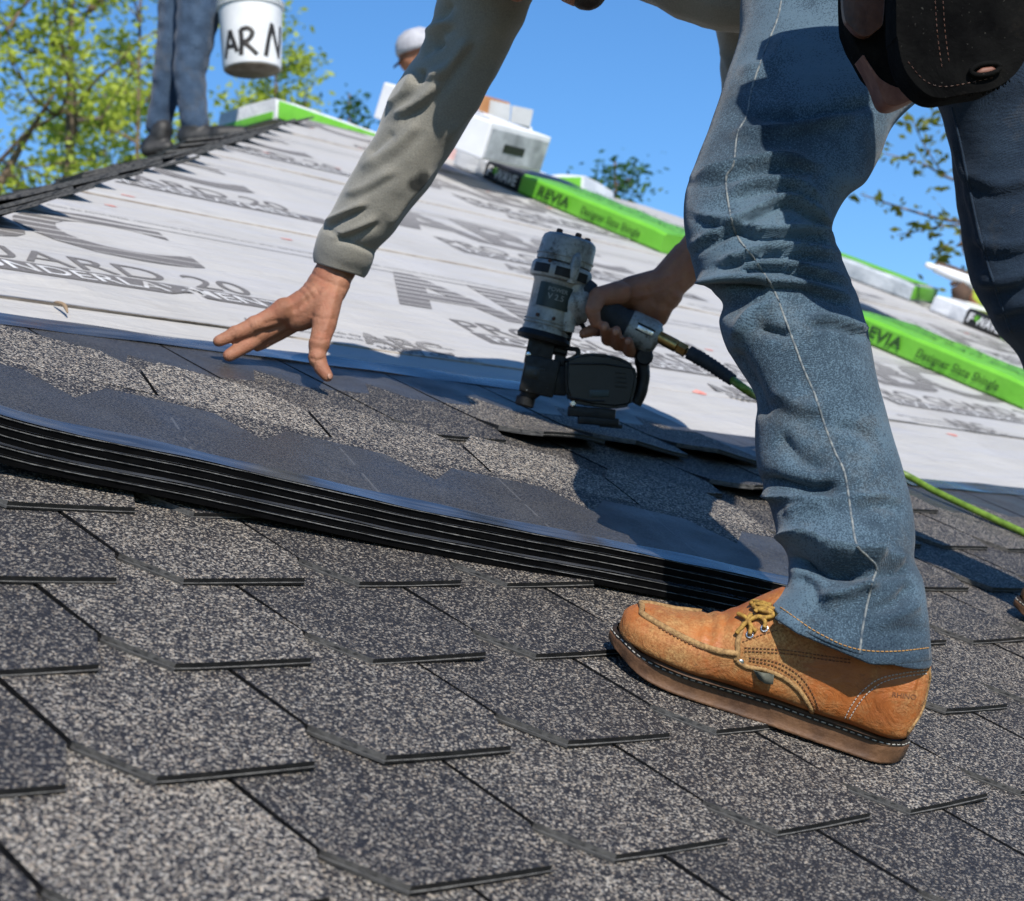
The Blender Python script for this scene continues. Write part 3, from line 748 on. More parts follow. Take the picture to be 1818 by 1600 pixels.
def surf(px, py, bvh, off=0.0):
    d = (at(px, py, 1.0)-CAM_POS).normalized(); h = bvh.ray_cast(CAM_POS, d, 20)
    if h[0] is None: return None
    n = h[1] if h[1].dot(d) < 0 else -h[1]
    return h[0] + n*off, n
def surf_path(pts, bvh, off=0.0, k=8):
    out = []
    for p in spline([Vector((x, y, 0)) for x, y in pts], k):
        s = surf(p.x, p.y, bvh, off)
        if s: out.append(s)
    return out
def ribbon_on(mb, path, w, h, mi=0):
    """low raised strip along a path of (point, normal)"""
    rings = []
    for i, (p, n) in enumerate(path):
        d = (path[min(i+1, len(path)-1)][0]-path[max(i-1, 0)][0])
        if d.length < 1e-7: continue
        s = d.cross(n).normalized()
        rings.append([p - s*w - n*h*0.5, p - s*w*0.8 + n*h*0.6, p + n*h, p + s*w*0.8 + n*h*0.6, p + s*w - n*h*0.5])
    if len(rings) > 1: mb.loft(rings, True, True, mi)
def stitches(mb, path, length, gap, r, n=5, mi=0):
    """dashes along a surface path"""
    P = [p for p, _ in path]; N = [q for _, q in path]; acc = 0.0; on = True; cur = [P[0]+N[0]*r*0.6]; lim = length
    for i in range(1, len(P)):
        a, b = P[i-1], P[i]; seg = (b-a).length; pos = 0.0
        while acc + (seg-pos) >= lim:
            pos += lim-acc; acc = 0; q = a + (b-a)*(pos/seg) + N[i]*r*0.6
            if on:
                cur.append(q)
                if len(cur) > 1: mb.tube(cur, r, n, mi)
                cur = []; on = False; lim = gap
            else: cur = [q]; on = True; lim = length
        acc += seg-pos
        if on: cur.append(b + N[i]*r*0.6)

# ================================================================== THE WORKER IN FRONT
worker = empty('person', Matrix.Translation(rw(0.95, -0.25, 0)))
tag(worker, 'person in tan boots, blue jeans and olive sweatshirt bending over to nail shingles', 'person')
WI = worker.matrix_world.inverted()
def wpart(name, vs, fs, mats, parent=None, fm=None, smooth=True):
    o = make(name, vs, fs, mats, parent or worker, smooth, WI if parent is None else Matrix.Identity(4), fm); return o
def pc(x0, y0, d0, r0, x1, y1, d1, r1): return (at(x0, y0, d0), r0*d0/FPX, at(x1, y1, d1), r1*d1/FPX)
# --- body (one continuous surface): reaching hand, gripping hand, arms, head, trunk, legs
HC = at(952, -166, 2.16); CROWN = (-C_RGT*0.86 + C_UP*0.42 + C_FWD*0.15).normalized(); FACE = (-C_UP*0.86 - C_RGT*0.38 + C_FWD*0.1); FACE = (FACE - CROWN*FACE.dot(CROWN)).normalized(); HSIDE = CROWN.cross(FACE).normalized()
def hp(c, f, sd=0.0): return HC + CROWN*c + FACE*f + HSIDE*sd
HEAD = [(hp(-0.02, -0.015), 0.078, hp(0.045, -0.01), 0.080), (hp(0.03, 0.02), 0.066, hp(-0.02, 0.025), 0.062), (hp(-0.06, 0.035), 0.050, hp(-0.085, 0.06), 0.032), (hp(0.012, 0.084), 0.011, hp(-0.022, 0.102), 0.013), (hp(-0.024, 0.092, 0.012), 0.009, hp(-0.024, 0.092, -0.012), 0.009),
        (hp(0.026, 0.078, 0.036), 0.012, hp(0.026, 0.078, -0.036), 0.012), (hp(-0.05, 0.083, 0.018), 0.007, hp(-0.05, 0.083, -0.018), 0.007), (hp(0.0, -0.01, 0.078), 0.016, hp(-0.03, -0.005, 0.078), 0.012), (hp(0.0, -0.01, -0.078), 0.016, hp(-0.03, -0.005, -0.078), 0.012),
        (hp(-0.05, -0.02), 0.056, at(1075, -205, 2.22), 0.058)]
caps = [
 # left forearm, wrist, palm
 pc(850, 60, 2.34, 40, 690, 320, 2.38, 40), pc(690, 320, 2.38, 44, 604, 466, 2.41, 36), pc(604, 466, 2.41, 35, 577, 512, 2.41, 35),
 pc(577, 512, 2.41, 34, 548, 543, 2.405, 31), pc(563, 530, 2.40, 32, 508, 556, 2.40, 23), pc(575, 545, 2.39, 28, 530, 566, 2.40, 24), pc(545, 545, 2.42, 26, 512, 560, 2.43, 20),
 # index (upper, lit), middle (touching the shingle), ring, little
 pc(503, 553, 2.395, 20, 452, 578, 2.385, 15.5), pc(452, 578, 2.385, 16, 417, 593, 2.375, 13.5), pc(417, 593, 2.375, 13, 388, 606, 2.365, 10.8),
 pc(512, 562, 2.41, 20, 462, 596, 2.40, 15.5), pc(462, 596, 2.40, 16, 432, 616, 2.385, 14), pc(432, 616, 2.385, 13.5, 407, 631, 2.372, 12),
 pc(524, 570, 2.42, 19, 490, 594, 2.42, 14.5), pc(490, 594, 2.42, 14, 470, 607, 2.41, 12), pc(470, 607, 2.41, 12.5, 457, 614, 2.405, 11),
 pc(530, 566, 2.45, 17, 495, 588, 2.455, 12), pc(495, 588, 2.455, 12, 478, 600, 2.45, 9),
 # thumb
 pc(582, 530, 2.39, 27, 575, 580, 2.375, 22), pc(575, 580, 2.375, 21, 567, 608, 2.365, 18.5), pc(567, 608, 2.365, 18, 563, 632, 2.36, 15.5), pc(563, 632, 2.36, 15.5, 570, 652, 2.355, 13.5), pc(570, 652, 2.355, 14, 581, 668, 2.35, 11),
 pc(506, 550, 2.392, 23, 500, 553, 2.392, 22), pc(453, 576, 2.383, 17.2, 450, 578, 2.383, 17), pc(418, 591, 2.373, 14.3, 416, 592, 2.373, 14), pc(462, 593, 2.397, 17.2, 460, 595, 2.397, 17), pc(567, 610, 2.362, 20, 566, 613, 2.362, 19.5), pc(563, 634, 2.357, 17, 563, 637, 2.357, 16.5), pc(600, 500, 2.40, 24, 590, 520, 2.395, 24),
 # right arm, gripping hand
 pc(1340, 90, 2.66, 28, 1350, 290, 2.69, 34), pc(1350, 290, 2.69, 34, 1225, 462, 2.69, 34), pc(1225, 462, 2.69, 38, 1180, 508, 2.68, 34),
 pc(1180, 508, 2.68, 34, 1120, 520, 2.69, 30), pc(1180, 520, 2.68, 34, 1150, 545, 2.69, 28), pc(1120, 520, 2.69, 28, 1085, 528, 2.69, 24), pc(1172, 540, 2.68, 26, 1168, 562, 2.69, 20),
 # right thumb round the near side of the grip
 pc(1100, 520, 2.66, 22, 1062, 526, 2.625, 17), pc(1062, 526, 2.625, 17, 1052, 550, 2.61, 14), pc(1052, 550, 2.61, 14, 1057, 573, 2.612, 10.5),
 # right index on the trigger, then middle, ring and little finger ends
 pc(1095, 545, 2.71, 16, 1078, 585, 2.69, 13), pc(1078, 585, 2.69, 13, 1054, 586, 2.655, 12), pc(1054, 586, 2.655, 11.5, 1037, 592, 2.65, 9.5),
 pc(1115, 550, 2.72, 16, 1092, 602, 2.69, 14), pc(1092, 602, 2.69, 14, 1079, 602, 2.645, 13), pc(1079, 602, 2.645, 12, 1073, 580, 2.61, 10),
 pc(1130, 560, 2.72, 15, 1108, 612, 2.69, 13), pc(1108, 612, 2.69, 13, 1097, 611, 2.645, 13), pc(1098, 612, 2.645, 12, 1094, 588, 2.605, 10),
 pc(1145, 570, 2.72, 14, 1128, 624, 2.69, 12), pc(1128, 624, 2.69, 12, 1117, 623, 2.65, 12), pc(1119, 625, 2.65, 11, 1115, 606, 2.615, 9),
 # arms above, trunk, neck, head
 pc(850, 60, 2.34, 40, 985, -190, 2.20, 56), pc(1340, 90, 2.66, 28, 1260, -170, 2.44, 50), pc(985, -190, 2.18, 85, 1250, -170, 2.42, 85),
 pc(1110, -190, 2.25, 140, 1300, -165, 2.22, 140), pc(1300, -165, 2.22, 140, 1560, -80, 2.14, 140), pc(1560, -80, 2.14, 140, 1660, -40, 2.16, 130),
 *HEAD,
 # near leg and far leg inside the jeans
 pc(1580, -60, 2.14, 105, 1352, 385, 1.83, 72), pc(1352, 385, 1.83, 72, 1452, 750, 1.755, 58), pc(1452, 750, 1.755, 56, 1545, 1080, 1.675, 40), pc(1545, 1080, 1.675, 40, 1510, 1230, 1.675, 34),
 pc(1740, -20, 2.26, 100, 1862, 500, 2.33, 66), pc(1862, 500, 2.33, 64, 1928, 980, 2.43, 40), pc(1928, 980, 2.43, 38, 1910, 1050, 2.44, 34),
]
body_me = capsules_mesh('body', caps, 0.0021, 7, 0.5); body_me.materials.append(M_SKIN)
def body_strokes(me, strokes):
    n = len(me.vertices); co = np.empty(n*3); me.vertices.foreach_get('co', co); co = co.reshape(-1, 3); no = np.empty(n*3); me.vertex_normals.foreach_get('vector', no); no = no.reshape(-1, 3)
    rel = co-np.array(CAM_POS); z = rel@np.array(C_FWD); X = CXP+FPX*(rel@np.array(C_RGT))/z; Y = CYP-FPX*(rel@np.array(C_UP))/z; front = np.clip(-(no*rel).sum(1)/np.linalg.norm(rel, axis=1)*2+0.6, 0, 1); D = np.zeros(n)
    for pts, w, amp in strokes:
        P = np.array(spline([Vector((x, y, 0)) for x, y in pts], 5))[:, :2]; best = np.full(n, 1e9)
        for a, b in zip(P[:-1], P[1:]):
            ab = b-a; k = np.clip(((X-a[0])*ab[0]+(Y-a[1])*ab[1])/(ab@ab+1e-9), 0, 1); best = np.minimum(best, np.hypot(X-a[0]-ab[0]*k, Y-a[1]-ab[1]*k))
        D += front*amp*np.exp(-(best/w)**2)
    co += no*D[:, None]; me.vertices.foreach_set('co', co.ravel())
body_strokes(body_me, [([(590, 492), (550, 522), (508, 546)], 4.5, 0.0016), ([(585, 510), (555, 540), (522, 558)], 4.5, 0.0014), ([(600, 500), (592, 540), (578, 585)], 5, 0.0015), ([(560, 505), (540, 528), (532, 548)], 3.5, 0.0011), ([(548, 482), (580, 500), (612, 512)], 3, -0.0012), ([(535, 505), (548, 516), (556, 530)], 2.6, -0.0009), ([(526, 512), (538, 523), (546, 536)], 2.6, -0.0009), ([(545, 500), (560, 512), (568, 524)], 2.6, -0.0008), ([(553, 560), (572, 566), (592, 566)], 3, -0.0012), ([(555, 600), (568, 604), (582, 602)], 2.8, -0.0011), ([(552, 636), (564, 640), (576, 636)], 2.6, -0.0010), ([(448, 566), (453, 580), (452, 592)], 2.6, -0.0010), ([(413, 584), (418, 594), (417, 604)], 2.4, -0.0008), ([(455, 566), (460, 580), (459, 592)], 2.4, -0.0008), ([(470, 575), (490, 570), (505, 575)], 4, -0.0012), ([(458, 590), (480, 585), (505, 580)], 3.5, -0.0016), ([(1190, 490), (1150, 503), (1105, 512)], 5, 0.0013), ([(1200, 500), (1165, 520), (1130, 528)], 5, 0.0012), ([(1046, 552), (1054, 556), (1066, 553)], 2.6, -0.0010), ([(1083, 574), (1085, 592), (1090, 606)], 2.4, -0.0022), ([(1103, 584), (1105, 602), (1110, 616)], 2.4, -0.0022), ([(1150, 515), (1165, 540), (1160, 560)], 5, -0.0012)])
BODY_BVH = BVHTree.FromPolygons([tuple(v.co) for v in body_me.vertices], [tuple(p.vertices) for p in body_me.polygons])
body = put('body', body_me, worker, WI)
# ears, eyes, nose of the face that hangs above the picture
M_EYE = noisy('eye_white', (0.40, 0.38, 0.36), (0.5, 0.48, 0.46), 40, 0.3)
for sx in (-1, 1):
    mb = MB(); mb.ell(hp(0.008, 0.068, 0.032*sx), (0.0115, 0.0115, 0.0115), 12, 8); mb.build('eye', M_EYE, worker, True, WI)
hcaps = [(hp(0.03, -0.032), 0.080, hp(0.062, -0.018), 0.078), (hp(-0.01, -0.045), 0.066, hp(-0.03, -0.045), 0.055), (hp(-0.062, 0.05, 0.03), 0.030, hp(-0.062, 0.05, -0.03), 0.030), (hp(-0.085, 0.058), 0.034, hp(-0.10, 0.066), 0.026), (hp(-0.02, 0.02, 0.066), 0.014, hp(-0.06, 0.04, 0.045), 0.018), (hp(-0.02, 0.02, -0.066), 0.014, hp(-0.06, 0.04, -0.045), 0.018), (hp(-0.038, 0.089, 0.02), 0.007, hp(-0.038, 0.089, -0.02), 0.007)]
hm_ = capsules_mesh('hair', hcaps, 0.0035, 3); hm_.materials.append(M_HAIR); put('hair', hm_, worker, WI)
# finger nails
for x, y, r in ((1073, 582, 7), (1093, 590, 7), (1114, 607, 6), (586, 668, 5.5)):
    q = surf(x, y, BODY_BVH)
    if q:
        p, n = q; zx = C_RGT - n*C_RGT.dot(n); zx.normalize(); s = r*2.62/FPX
        mb = MB(); mb.lathe([(0.001*s, 0.0005), (s*0.75, 0.0002), (s, -0.0008)], p, n, 12, 0, 0.85, zx); mb.build('finger_nail', M_NAIL, worker, True, WI)

# --- jeans: near leg
LEG = [(1372, 1072, 1655, 1176, 1.645, 32), (1390, 1052, 1652, 1140, 1.65, 29), (1400, 1030, 1648, 1095, 1.66, 20), (1397, 985, 1641, 1035, 1.675, 10), (1388, 961, 1624, 995, 1.69), (1375, 932, 1625, 955, 1.705),
 (1362, 887, 1619, 892, 1.73), (1349, 845, 1605, 838, 1.735), (1342, 790, 1589, 785, 1.745), (1341, 725, 1575, 735, 1.75), (1331, 690, 1563, 690, 1.755), (1295, 627, 1550, 630, 1.765),
 (1276, 575, 1537, 580, 1.77), (1281, 538, 1523, 532, 1.78), (1244, 508, 1508, 493, 1.785), (1231, 475, 1492, 450, 1.79), (1217, 420, 1474, 408, 1.80), (1212, 375, 1482, 382, 1.81),
 (1220, 326, 1505, 347, 1.825), (1238, 283, 1538, 322, 1.845), (1258, 231, 1563, 276, 1.87), (1276, 180, 1588, 220, 1.90), (1295, 125, 1640, 168, 1.94), (1311, 68, 1690, 100, 1.98), (1317, 0, 1725, 20, 2.02), (1330, -70, 1760, -60, 2.06), (1400, -170, 1800, -150, 2.10)]
FOLDS = [
 ([(1234, 316), (1295, 299), (1377, 282), (1445, 296)], 13, 0.0055, 0.8), ([(1295, 343), (1346, 326), (1411, 326), (1458, 360)], 11, 0.005, 0.8),
 ([(1240, 380), (1302, 391), (1387, 353), (1438, 367), (1472, 401)], 11, 0.0055, 0.8), ([(1225, 440), (1301, 400), (1352, 411), (1439, 408), (1478, 424)], 10, 0.006, 0.9),
 ([(1278, 466), (1329, 451), (1387, 440), (1490, 452)], 10, 0.006, 0.9), ([(1315, 475), (1341, 469), (1404, 470), (1505, 497)], 10, 0.005, 0.9),
 ([(1240, 499), (1309, 496), (1366, 499)], 13, 0.009, 1.1), ([(1366, 500), (1430, 504), (1512, 532)], 11, 0.004, 0.8),
 ([(1303, 602), (1329, 567), (1358, 552), (1387, 545)], 15, 0.006, 0.0), ([(1347, 578), (1375, 587), (1400, 594)], 13, -0.006, 0.0), ([(1439, 567), (1490, 570), (1540, 588)], 9, 0.004, 0.9),
 ([(1300, 620), (1330, 680), (1360, 740)], 20, -0.004, 0.0), ([(1370, 690), (1420, 720), (1460, 725)], 22, 0.003, 0.5),
 ([(1480, 755), (1530, 765), (1555, 790)], 12, -0.003, 0.0), ([(1380, 770), (1420, 810), (1470, 830)], 18, -0.0045, 0.0),
 ([(1350, 850), (1400, 862), (1450, 870), (1488, 862)], 15, -0.0075, 0.0), ([(1352, 874), (1400, 888), (1450, 896), (1492, 886)], 12, 0.006, 0.0),
 ([(1520, 905), (1570, 895), (1600, 905)], 11, -0.003, 0.0), ([(1500, 885), (1560, 880), (1600, 892)], 10, 0.0025, 0.0), ([(1395, 915), (1440, 905), (1480, 915)], 14, 0.004, 0.0),
 ([(1386, 950), (1440, 964), (1480, 984), (1540, 990), (1560, 1000)], 15, 0.012, 0.0), ([(1398, 990), (1440, 1003), (1480, 1016), (1550, 1014)], 15, -0.013, 0.0),
 ([(1545, 985), (1580, 990), (1605, 995)], 13, 0.005, 0.0), ([(1560, 1018), (1590, 1014), (1612, 1012)], 10, -0.005, 0.0),
 ([(1455, 1060), (1500, 1053), (1528, 1042), (1560, 1036)], 12, 0.009, 0.0), ([(1405, 1025), (1440, 1040), (1455, 1080), (1485, 1095)], 15, -0.006, 0.0),
 ([(1545, 1085), (1590, 1068), (1620, 1040)], 12, -0.005, 0.0), ([(1560, 1105), (1600, 1092), (1632, 1072)], 14, 0.004, 0.0), ([(1410, 1078), (1450, 1105), (1510, 1135)], 11, 0.003, 0.0), ([(1545, 1130), (1600, 1120), (1645, 1122)], 9, -0.004, 0.0),
 ([(1330, 200), (1440, 205), (1560, 180)], 16, -0.004, 0.0), ([(1300, 240), (1400, 232), (1520, 205)], 14, 0.005, 0.0), ([(1310, 130), (1370, 110), (1400, 60)], 18, 0.003, 0.0)]
lv, lf = limb(LEG, 250, 110, 0.92)
wt_ = np.repeat(np.clip(np.arange(250)/22.0, 0.12, 1.0), 110)
lv = sculpt(lv, lf, FOLDS, noise_amp=0.0008, noise_len=0.06, seed=3, gain=2.35, wt=wt_)
# --- jeans: far leg and seat
LEG2 = [(1845, 1035, 2005, 1045, 2.42), (1858, 960, 2000, 960, 2.42), (1850, 850, 2010, 850, 2.40), (1838, 730, 2010, 720, 2.38), (1812, 640, 2010, 630, 2.35), (1770, 590, 2000, 560, 2.33), (1752, 555, 1990, 520, 2.32), (1727, 512, 1975, 470, 2.31),
 (1712, 440, 1965, 420, 2.30), (1695, 340, 1950, 330, 2.29), (1683, 260, 1940, 250, 2.28), (1668, 195, 1930, 180, 2.27), (1640, 150, 1920, 120, 2.26), (1600, 80, 1910, 40, 2.25), (1580, 0, 1900, -40, 2.24), (1560, -120, 1890, -140, 2.23)]
F2 = [([(1700, 300), (1780, 330), (1860, 300)], 18, 0.005, 0.5), ([(1712, 420), (1780, 440), (1860, 420)], 16, 0.005, 0.6), ([(1730, 500), (1790, 500), (1850, 470)], 16, 0.006, 0.6), ([(1690, 230), (1720, 350), (1760, 480)], 14, 0.004, 0.8), ([(1760, 560), (1800, 545), (1860, 530)], 12, 0.005, 0.4)]
l2v, l2f = limb(LEG2, 130, 70, 0.95); l2v = sculpt(l2v, l2f, F2, noise_amp=0.0012, noise_len=0.07, seed=5, gain=1.4)
seat = capsules_mesh('seat', [pc(1560, -90, 2.10, 165, 1720, -80, 2.24, 165), pc(1540, -20, 2.06, 150, 1600, -60, 2.10, 160), pc(1640, 20, 2.18, 120, 1740, -10, 2.24, 150)], 0.006, 8)
sv = [v.co.copy() for v in seat.vertices]; sf = [tuple(p.vertices) for p in seat.polygons]
allv = lv + l2v + sv; b1 = len(lv); b2 = b1 + len(l2v)
allf = lf + [tuple(i+b1 for i in f) for f in l2f] + [tuple(i+b2 for i in f) for f in sf]
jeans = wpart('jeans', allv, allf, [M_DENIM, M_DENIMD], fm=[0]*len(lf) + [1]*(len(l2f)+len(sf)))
sol = jeans.modifiers.new('thick', 'SOLIDIFY'); sol.thickness = 0.0016; sol.offset = -1
LB = bvh_of(lv, lf); LB2 = bvh_of(l2v, l2f)
SEAM = [(1387, 2), (1380, 34), (1360, 85), (1336, 153), (1326, 204), (1309, 238), (1302, 292), (1290, 312), (1290, 340), (1299, 391), (1312, 425), (1336, 455), (1363, 496), (1378, 524), (1393, 564), (1410, 610), (1427, 656), (1447, 702), (1464, 754), (1482, 802), (1500, 842), (1512, 920), (1521, 967), (1540, 988), (1556, 1008), (1547, 1040), (1532, 1112), (1526, 1166)]
mb = MB(); ribbon_on(mb, surf_path(SEAM, LB, 0.0, 12), 0.0012, 0.0009); mb.build('outer_seam', M_SEAM, jeans, True, Matrix.Identity(4))
mb = MB(); ribbon_on(mb, surf_path([(1690, 190), (1706, 260), (1722, 340), (1742, 430), (1770, 520), (1795, 590)], LB2, 0.0, 8), 0.002, 0.0016); mb.build('inner_seam', M_DENIMD, jeans, True, Matrix.Identity(4))
HEM = [(1386, 1079), (1410, 1096), (1440, 1117), (1475, 1136), (1500, 1147), (1527, 1154), (1560, 1157), (1600, 1156), (1650, 1150)]
mb = MB(); stitches(mb, surf_path(HEM, LB, 0.0004, 14), 0.0032, 0.0012, 0.00055); mb.build('hem_stitching', M_THREAD, jeans, True, Matrix.Identity(4))
mb = MB(); ribbon_on(mb, surf_path([(x-3 if i == 0 else x, y+12) for i, (x, y) in enumerate(HEM)], LB, 0.0, 8), 0.006, 0.0013); mb.build('hem', M_DENIM, jeans, True, Matrix.Identity(4))

# --- sweatshirt: trunk, reaching sleeve with cuff, far sleeve
SLV = [(556, 466, 646, 493, 2.41), (554, 455, 652, 486, 2.41), (557, 437, 658, 474, 2.405), (566, 415, 664, 458, 2.40), (574, 400, 669, 446, 2.40), (582, 384, 690, 424, 2.395), (600, 352, 722, 381, 2.385), (630, 298, 765, 329, 2.375), (660, 246, 801, 271, 2.365), (686, 187, 834, 218, 2.355), (702, 152, 866, 158, 2.345),
 (732, 110, 889, 115, 2.335), (755, 77, 910, 78, 2.325), (767, 46, 927, 46, 2.32), (776, 0, 945, 0, 2.31), (800, -80, 985, -70, 2.27), (850, -170, 1050, -130, 2.22), (920, -260, 1130, -190, 2.19)]
FS = [([(579, 396), (612, 378), (648, 361)], 8, 0.006, 0.8), ([(592, 420), (630, 405), (668, 387)], 9, 0.005, 0.7), ([(640, 300), (700, 260), (742, 218)], 16, 0.004, 0.4), ([(741, 92), (765, 58), (800, 35)], 13, 0.008, 0.6), ([(760, 140), (797, 116), (830, 70)], 13, 0.007, 0.7), ([(700, 205), (750, 175), (800, 120)], 13, 0.006, 0.6), ([(748, 122), (742, 148)], 12, -0.009, 0.0), ([(785, 70), (770, 85)], 12, -0.008, 0.0), ([(690, 190), (720, 160), (735, 130)], 12, 0.005, 0.4),
 ([(655, 275), (700, 235)], 14, -0.004, 0.0), ([(790, 245), (840, 190), (880, 110)], 16, 0.004, 0.3), ([(612, 345), (650, 330), (700, 300)], 12, 0.003, 0.6), ([(780, 40), (800, 5)], 12, -0.006, 0.0), ([(690, 400), (720, 360), (770, 300)], 10, 0.003, 0.4), ([(574, 401), (620, 428), (668, 447)], 4.5, -0.0035, 0.0)]
av, af = limb(SLV, 190, 84, 0.95, 2.0); av = sculpt(av, af, FS, noise_amp=0.0009, noise_len=0.05, seed=8, gain=1.45)
SL2 = [(1206, 432, 1252, 500, 2.69), (1222, 415, 1272, 470, 2.69), (1250, 380, 1320, 420, 2.69), (1280, 330, 1400, 360, 2.69), (1290, 260, 1420, 280, 2.68), (1284, 200, 1410, 200, 2.66), (1277, 130, 1390, 130, 2.64), (1275, 80, 1380, 70, 2.62), (1250, 0, 1360, -10, 2.55), (1190, -150, 1340, -150, 2.44)]
a2v, a2f = limb(SL2, 80, 48, 0.95, 2.0); a2v = sculpt(a2v, a2f, [([(1278, 90), (1290, 110), (1300, 140)], 8, 0.004, 0.6)], noise_amp=0.002, noise_len=0.06, seed=9)
tr = capsules_mesh('trunk', [pc(1000, -200, 2.19, 112, 1250, -190, 2.42, 112), pc(1110, -205, 2.25, 175, 1180, -185, 2.24, 182), pc(1180, -185, 2.24, 185, 1290, -150, 2.22, 190), pc(1290, -150, 2.22, 200, 1400, -130, 2.20, 195), pc(1400, -130, 2.20, 190, 1560, -120, 2.15, 185), pc(1230, -75, 2.22, 110, 1310, -52, 2.20, 112)], 0.005, 10)
tv = [v.co.copy() for v in tr.vertices]; tf = [tuple(p.vertices) for p in tr.polygons]
allv = av + a2v + tv; b1 = len(av); b2 = b1 + len(a2v)
shirt = wpart('sweatshirt', allv, af + [tuple(i+b1 for i in f) for f in a2f] + [tuple(i+b2 for i in f) for f in tf], M_SHIRT)
sol = shirt.modifiers.new('thick', 'SOLIDIFY'); sol.thickness = 0.0018; sol.offset = -1

# --- boots
def boot_at(mw, label, detail=True):
    """low moc-toe work boot; local x heel to toe, y towards its outer side, z up"""
    prof = [(-0.0035, 0.050, 0.082, 0.010), (-0.002, 0.042, 0.098, 0.018), (0.002, 0.034, 0.104, 0.0255), (0.012, 0.031, 0.108, 0.0325), (0.03, 0.030, 0.112, 0.0365), (0.06, 0.030, 0.120, 0.0375), (0.09, 0.030, 0.128, 0.037), (0.12, 0.029, 0.128, 0.0375), (0.145, 0.029, 0.126, 0.039), (0.165, 0.028, 0.117, 0.041), (0.182, 0.028, 0.101, 0.043), (0.196, 0.028, 0.086, 0.0448), (0.208, 0.028, 0.0745, 0.0462),
            (0.222, 0.028, 0.0665, 0.0475), (0.24, 0.028, 0.0615, 0.048), (0.258, 0.0285, 0.058, 0.0465), (0.272, 0.0295, 0.0565, 0.043), (0.284, 0.031, 0.055, 0.0375), (0.294, 0.0325, 0.052, 0.030), (0.301, 0.035, 0.0475, 0.020), (0.3045, 0.038, 0.043, 0.010)]
    A = np.array(prof); A[:, 0] = 0.018 + A[:, 0]*(0.305-0.018)/0.305; A[:, 1] -= 0.0095; A[:, 3] *= np.where(A[:, 0] < 0.1, 0.93, 1.0); n, seg = 120, 64; rings = []
    ss = np.linspace(0, 1, n); idx = np.linspace(0, 1, len(A))
    P = np.stack([np.interp(ss, idx, A[:, k]) for k in range(4)], 1)
    ker = np.array([1, 2, 3, 2, 1])/9.0
    for k in range(4):
        q = np.pad(P[:, k], 2, mode='edge'); P[:, k] = np.convolve(q, ker, 'valid')
    for s, z0, z1, w in P:
        ring = []; zc = z0 + (z1-z0)*0.42; vamp = max(0, min(1, (s-0.16)/0.05))
        for j in range(seg):
            t = 2*math.pi*j/seg; ct, st = math.cos(t), math.sin(t)
            p = 2.6 - 0.2*vamp
            p = p if st > 0 else 5.5
            cy = math.copysign(abs(ct)**(2/p), ct); cz = math.copysign(abs(st)**(2/p), st)
            z = zc + (z1-zc)*cz if cz > 0 else zc + (zc-z0)*cz
            narrow = 1 - (0.22 + 0.1*(1-vamp))*max(0, cz)**1.5 if s > 0.01 else 1 - 0.25*max(0, cz)
            ring.append(Vector((s + 0.010*(1-vamp)*max(0, min(1, (z-0.06)/0.08))*(1 if s < 0.03 else 0), w*cy*narrow, z)))
        rings.append(ring)
    mb = MB(); mb.loft(rings)
    rng_ = random.Random(4)
    for v in mb.v:      # walked-in creases across the vamp
        if 0.2 < v.x < 0.27 and v.z > 0.045: v.z += 0.0011*math.sin(v.x*520 + v.y*70) * math.exp(-((v.x-0.222)/0.018)**2)
        v.y += 0.0007*math.sin(60*v.x + 40*v.z); v.z += 0.0004*math.sin(95*v.x+50*v.y)
    up = mb.build('boot', M_LEATHER, worker, True, WI @ mw)
    uw = [mw @ v for v in mb.v]; B = bvh_of(uw, mb.f)
    # sole outline
    out = [(x, y) for x, y in []]
    def half(s): return float(np.interp(s, A[:, 0], A[:, 3]))
    ol = []
    for s in np.linspace(0.0125, 0.3105, 46):
        w = half(min(max(s, 0.016), 0.304)) + 0.0034
        e = min((s-0.012)/0.03, (0.311-s)/0.045, 1.0); w = max(w, 0.03)*math.sqrt(max(0, 1-(1-e)**2)) if e < 1 else w
        ol.append((s, w))
    loop = [(s, w) for s, w in ol] + [(s, -w*0.95) for s, w in reversed(ol)]
    def spring(s): return max(0, (s-0.235)/0.075)**2*0.012
    zs = [(0.0003, -0.003), (0.0018, -0.001), (0.007, 0.0), (0.011, 0.0002), (0.0148, 0.0003), (0.0156, -0.0003), (0.0163, -0.002)]
    rings = []
    for z, o in zs:
        r_ = []
        for i, (s, w) in enumerate(loop):
            k = z/0.0163; zz = spring(s)*(1-0.55*k) + z*(1.0 + (0.14 if s < 0.15 else 0.14*max(0, 1-(s-0.15)/0.08)))
            r_.append(Vector((s + o*(1 if s > 0.15 else -1), w + math.copysign(o, w) if abs(w) > 1e-6 else 0, zz)))
        rings.append(r_)
    sb = MB(); sb.loft(rings); sb.build('outsole', M_SOLE, up, True)
    wb = MB(); rings = []
    for o, dzv in ((-0.0012, 0.0160), (-0.0010, 0.0192), (-0.0060, 0.0212)):
        rings.append([Vector((s + o*(1 if s > 0.15 else -1)*0.8, w + math.copysign(o, w), spring(s)*0.45 + dzv*(1.0 + (0.13 if s < 0.15 else 0.13*max(0, 1-(s-0.15)/0.08))))) for s, w in loop])
    wb.loft(rings, False, False); wb.build('welt', M_WELT, up, True)
    st = MB()
    per = [Vector((s - 0.0008*(1 if s > 0.15 else -1), w + math.copysign(0.0003, w), spring(s)*0.45 + 0.0177*(1.0 + (0.13 if s < 0.15 else 0.13*max(0, 1-(s-0.15)/0.08))))) for s, w in loop]
    stitches(st, [(p, Vector((0, math.copysign(1, p.y), 0.4)).normalized()) for p in per], 0.0042, 0.0028, 0.0007)
    st.build('welt_stitching', M_STITCHW, up, True)
    if not detail: return up, None
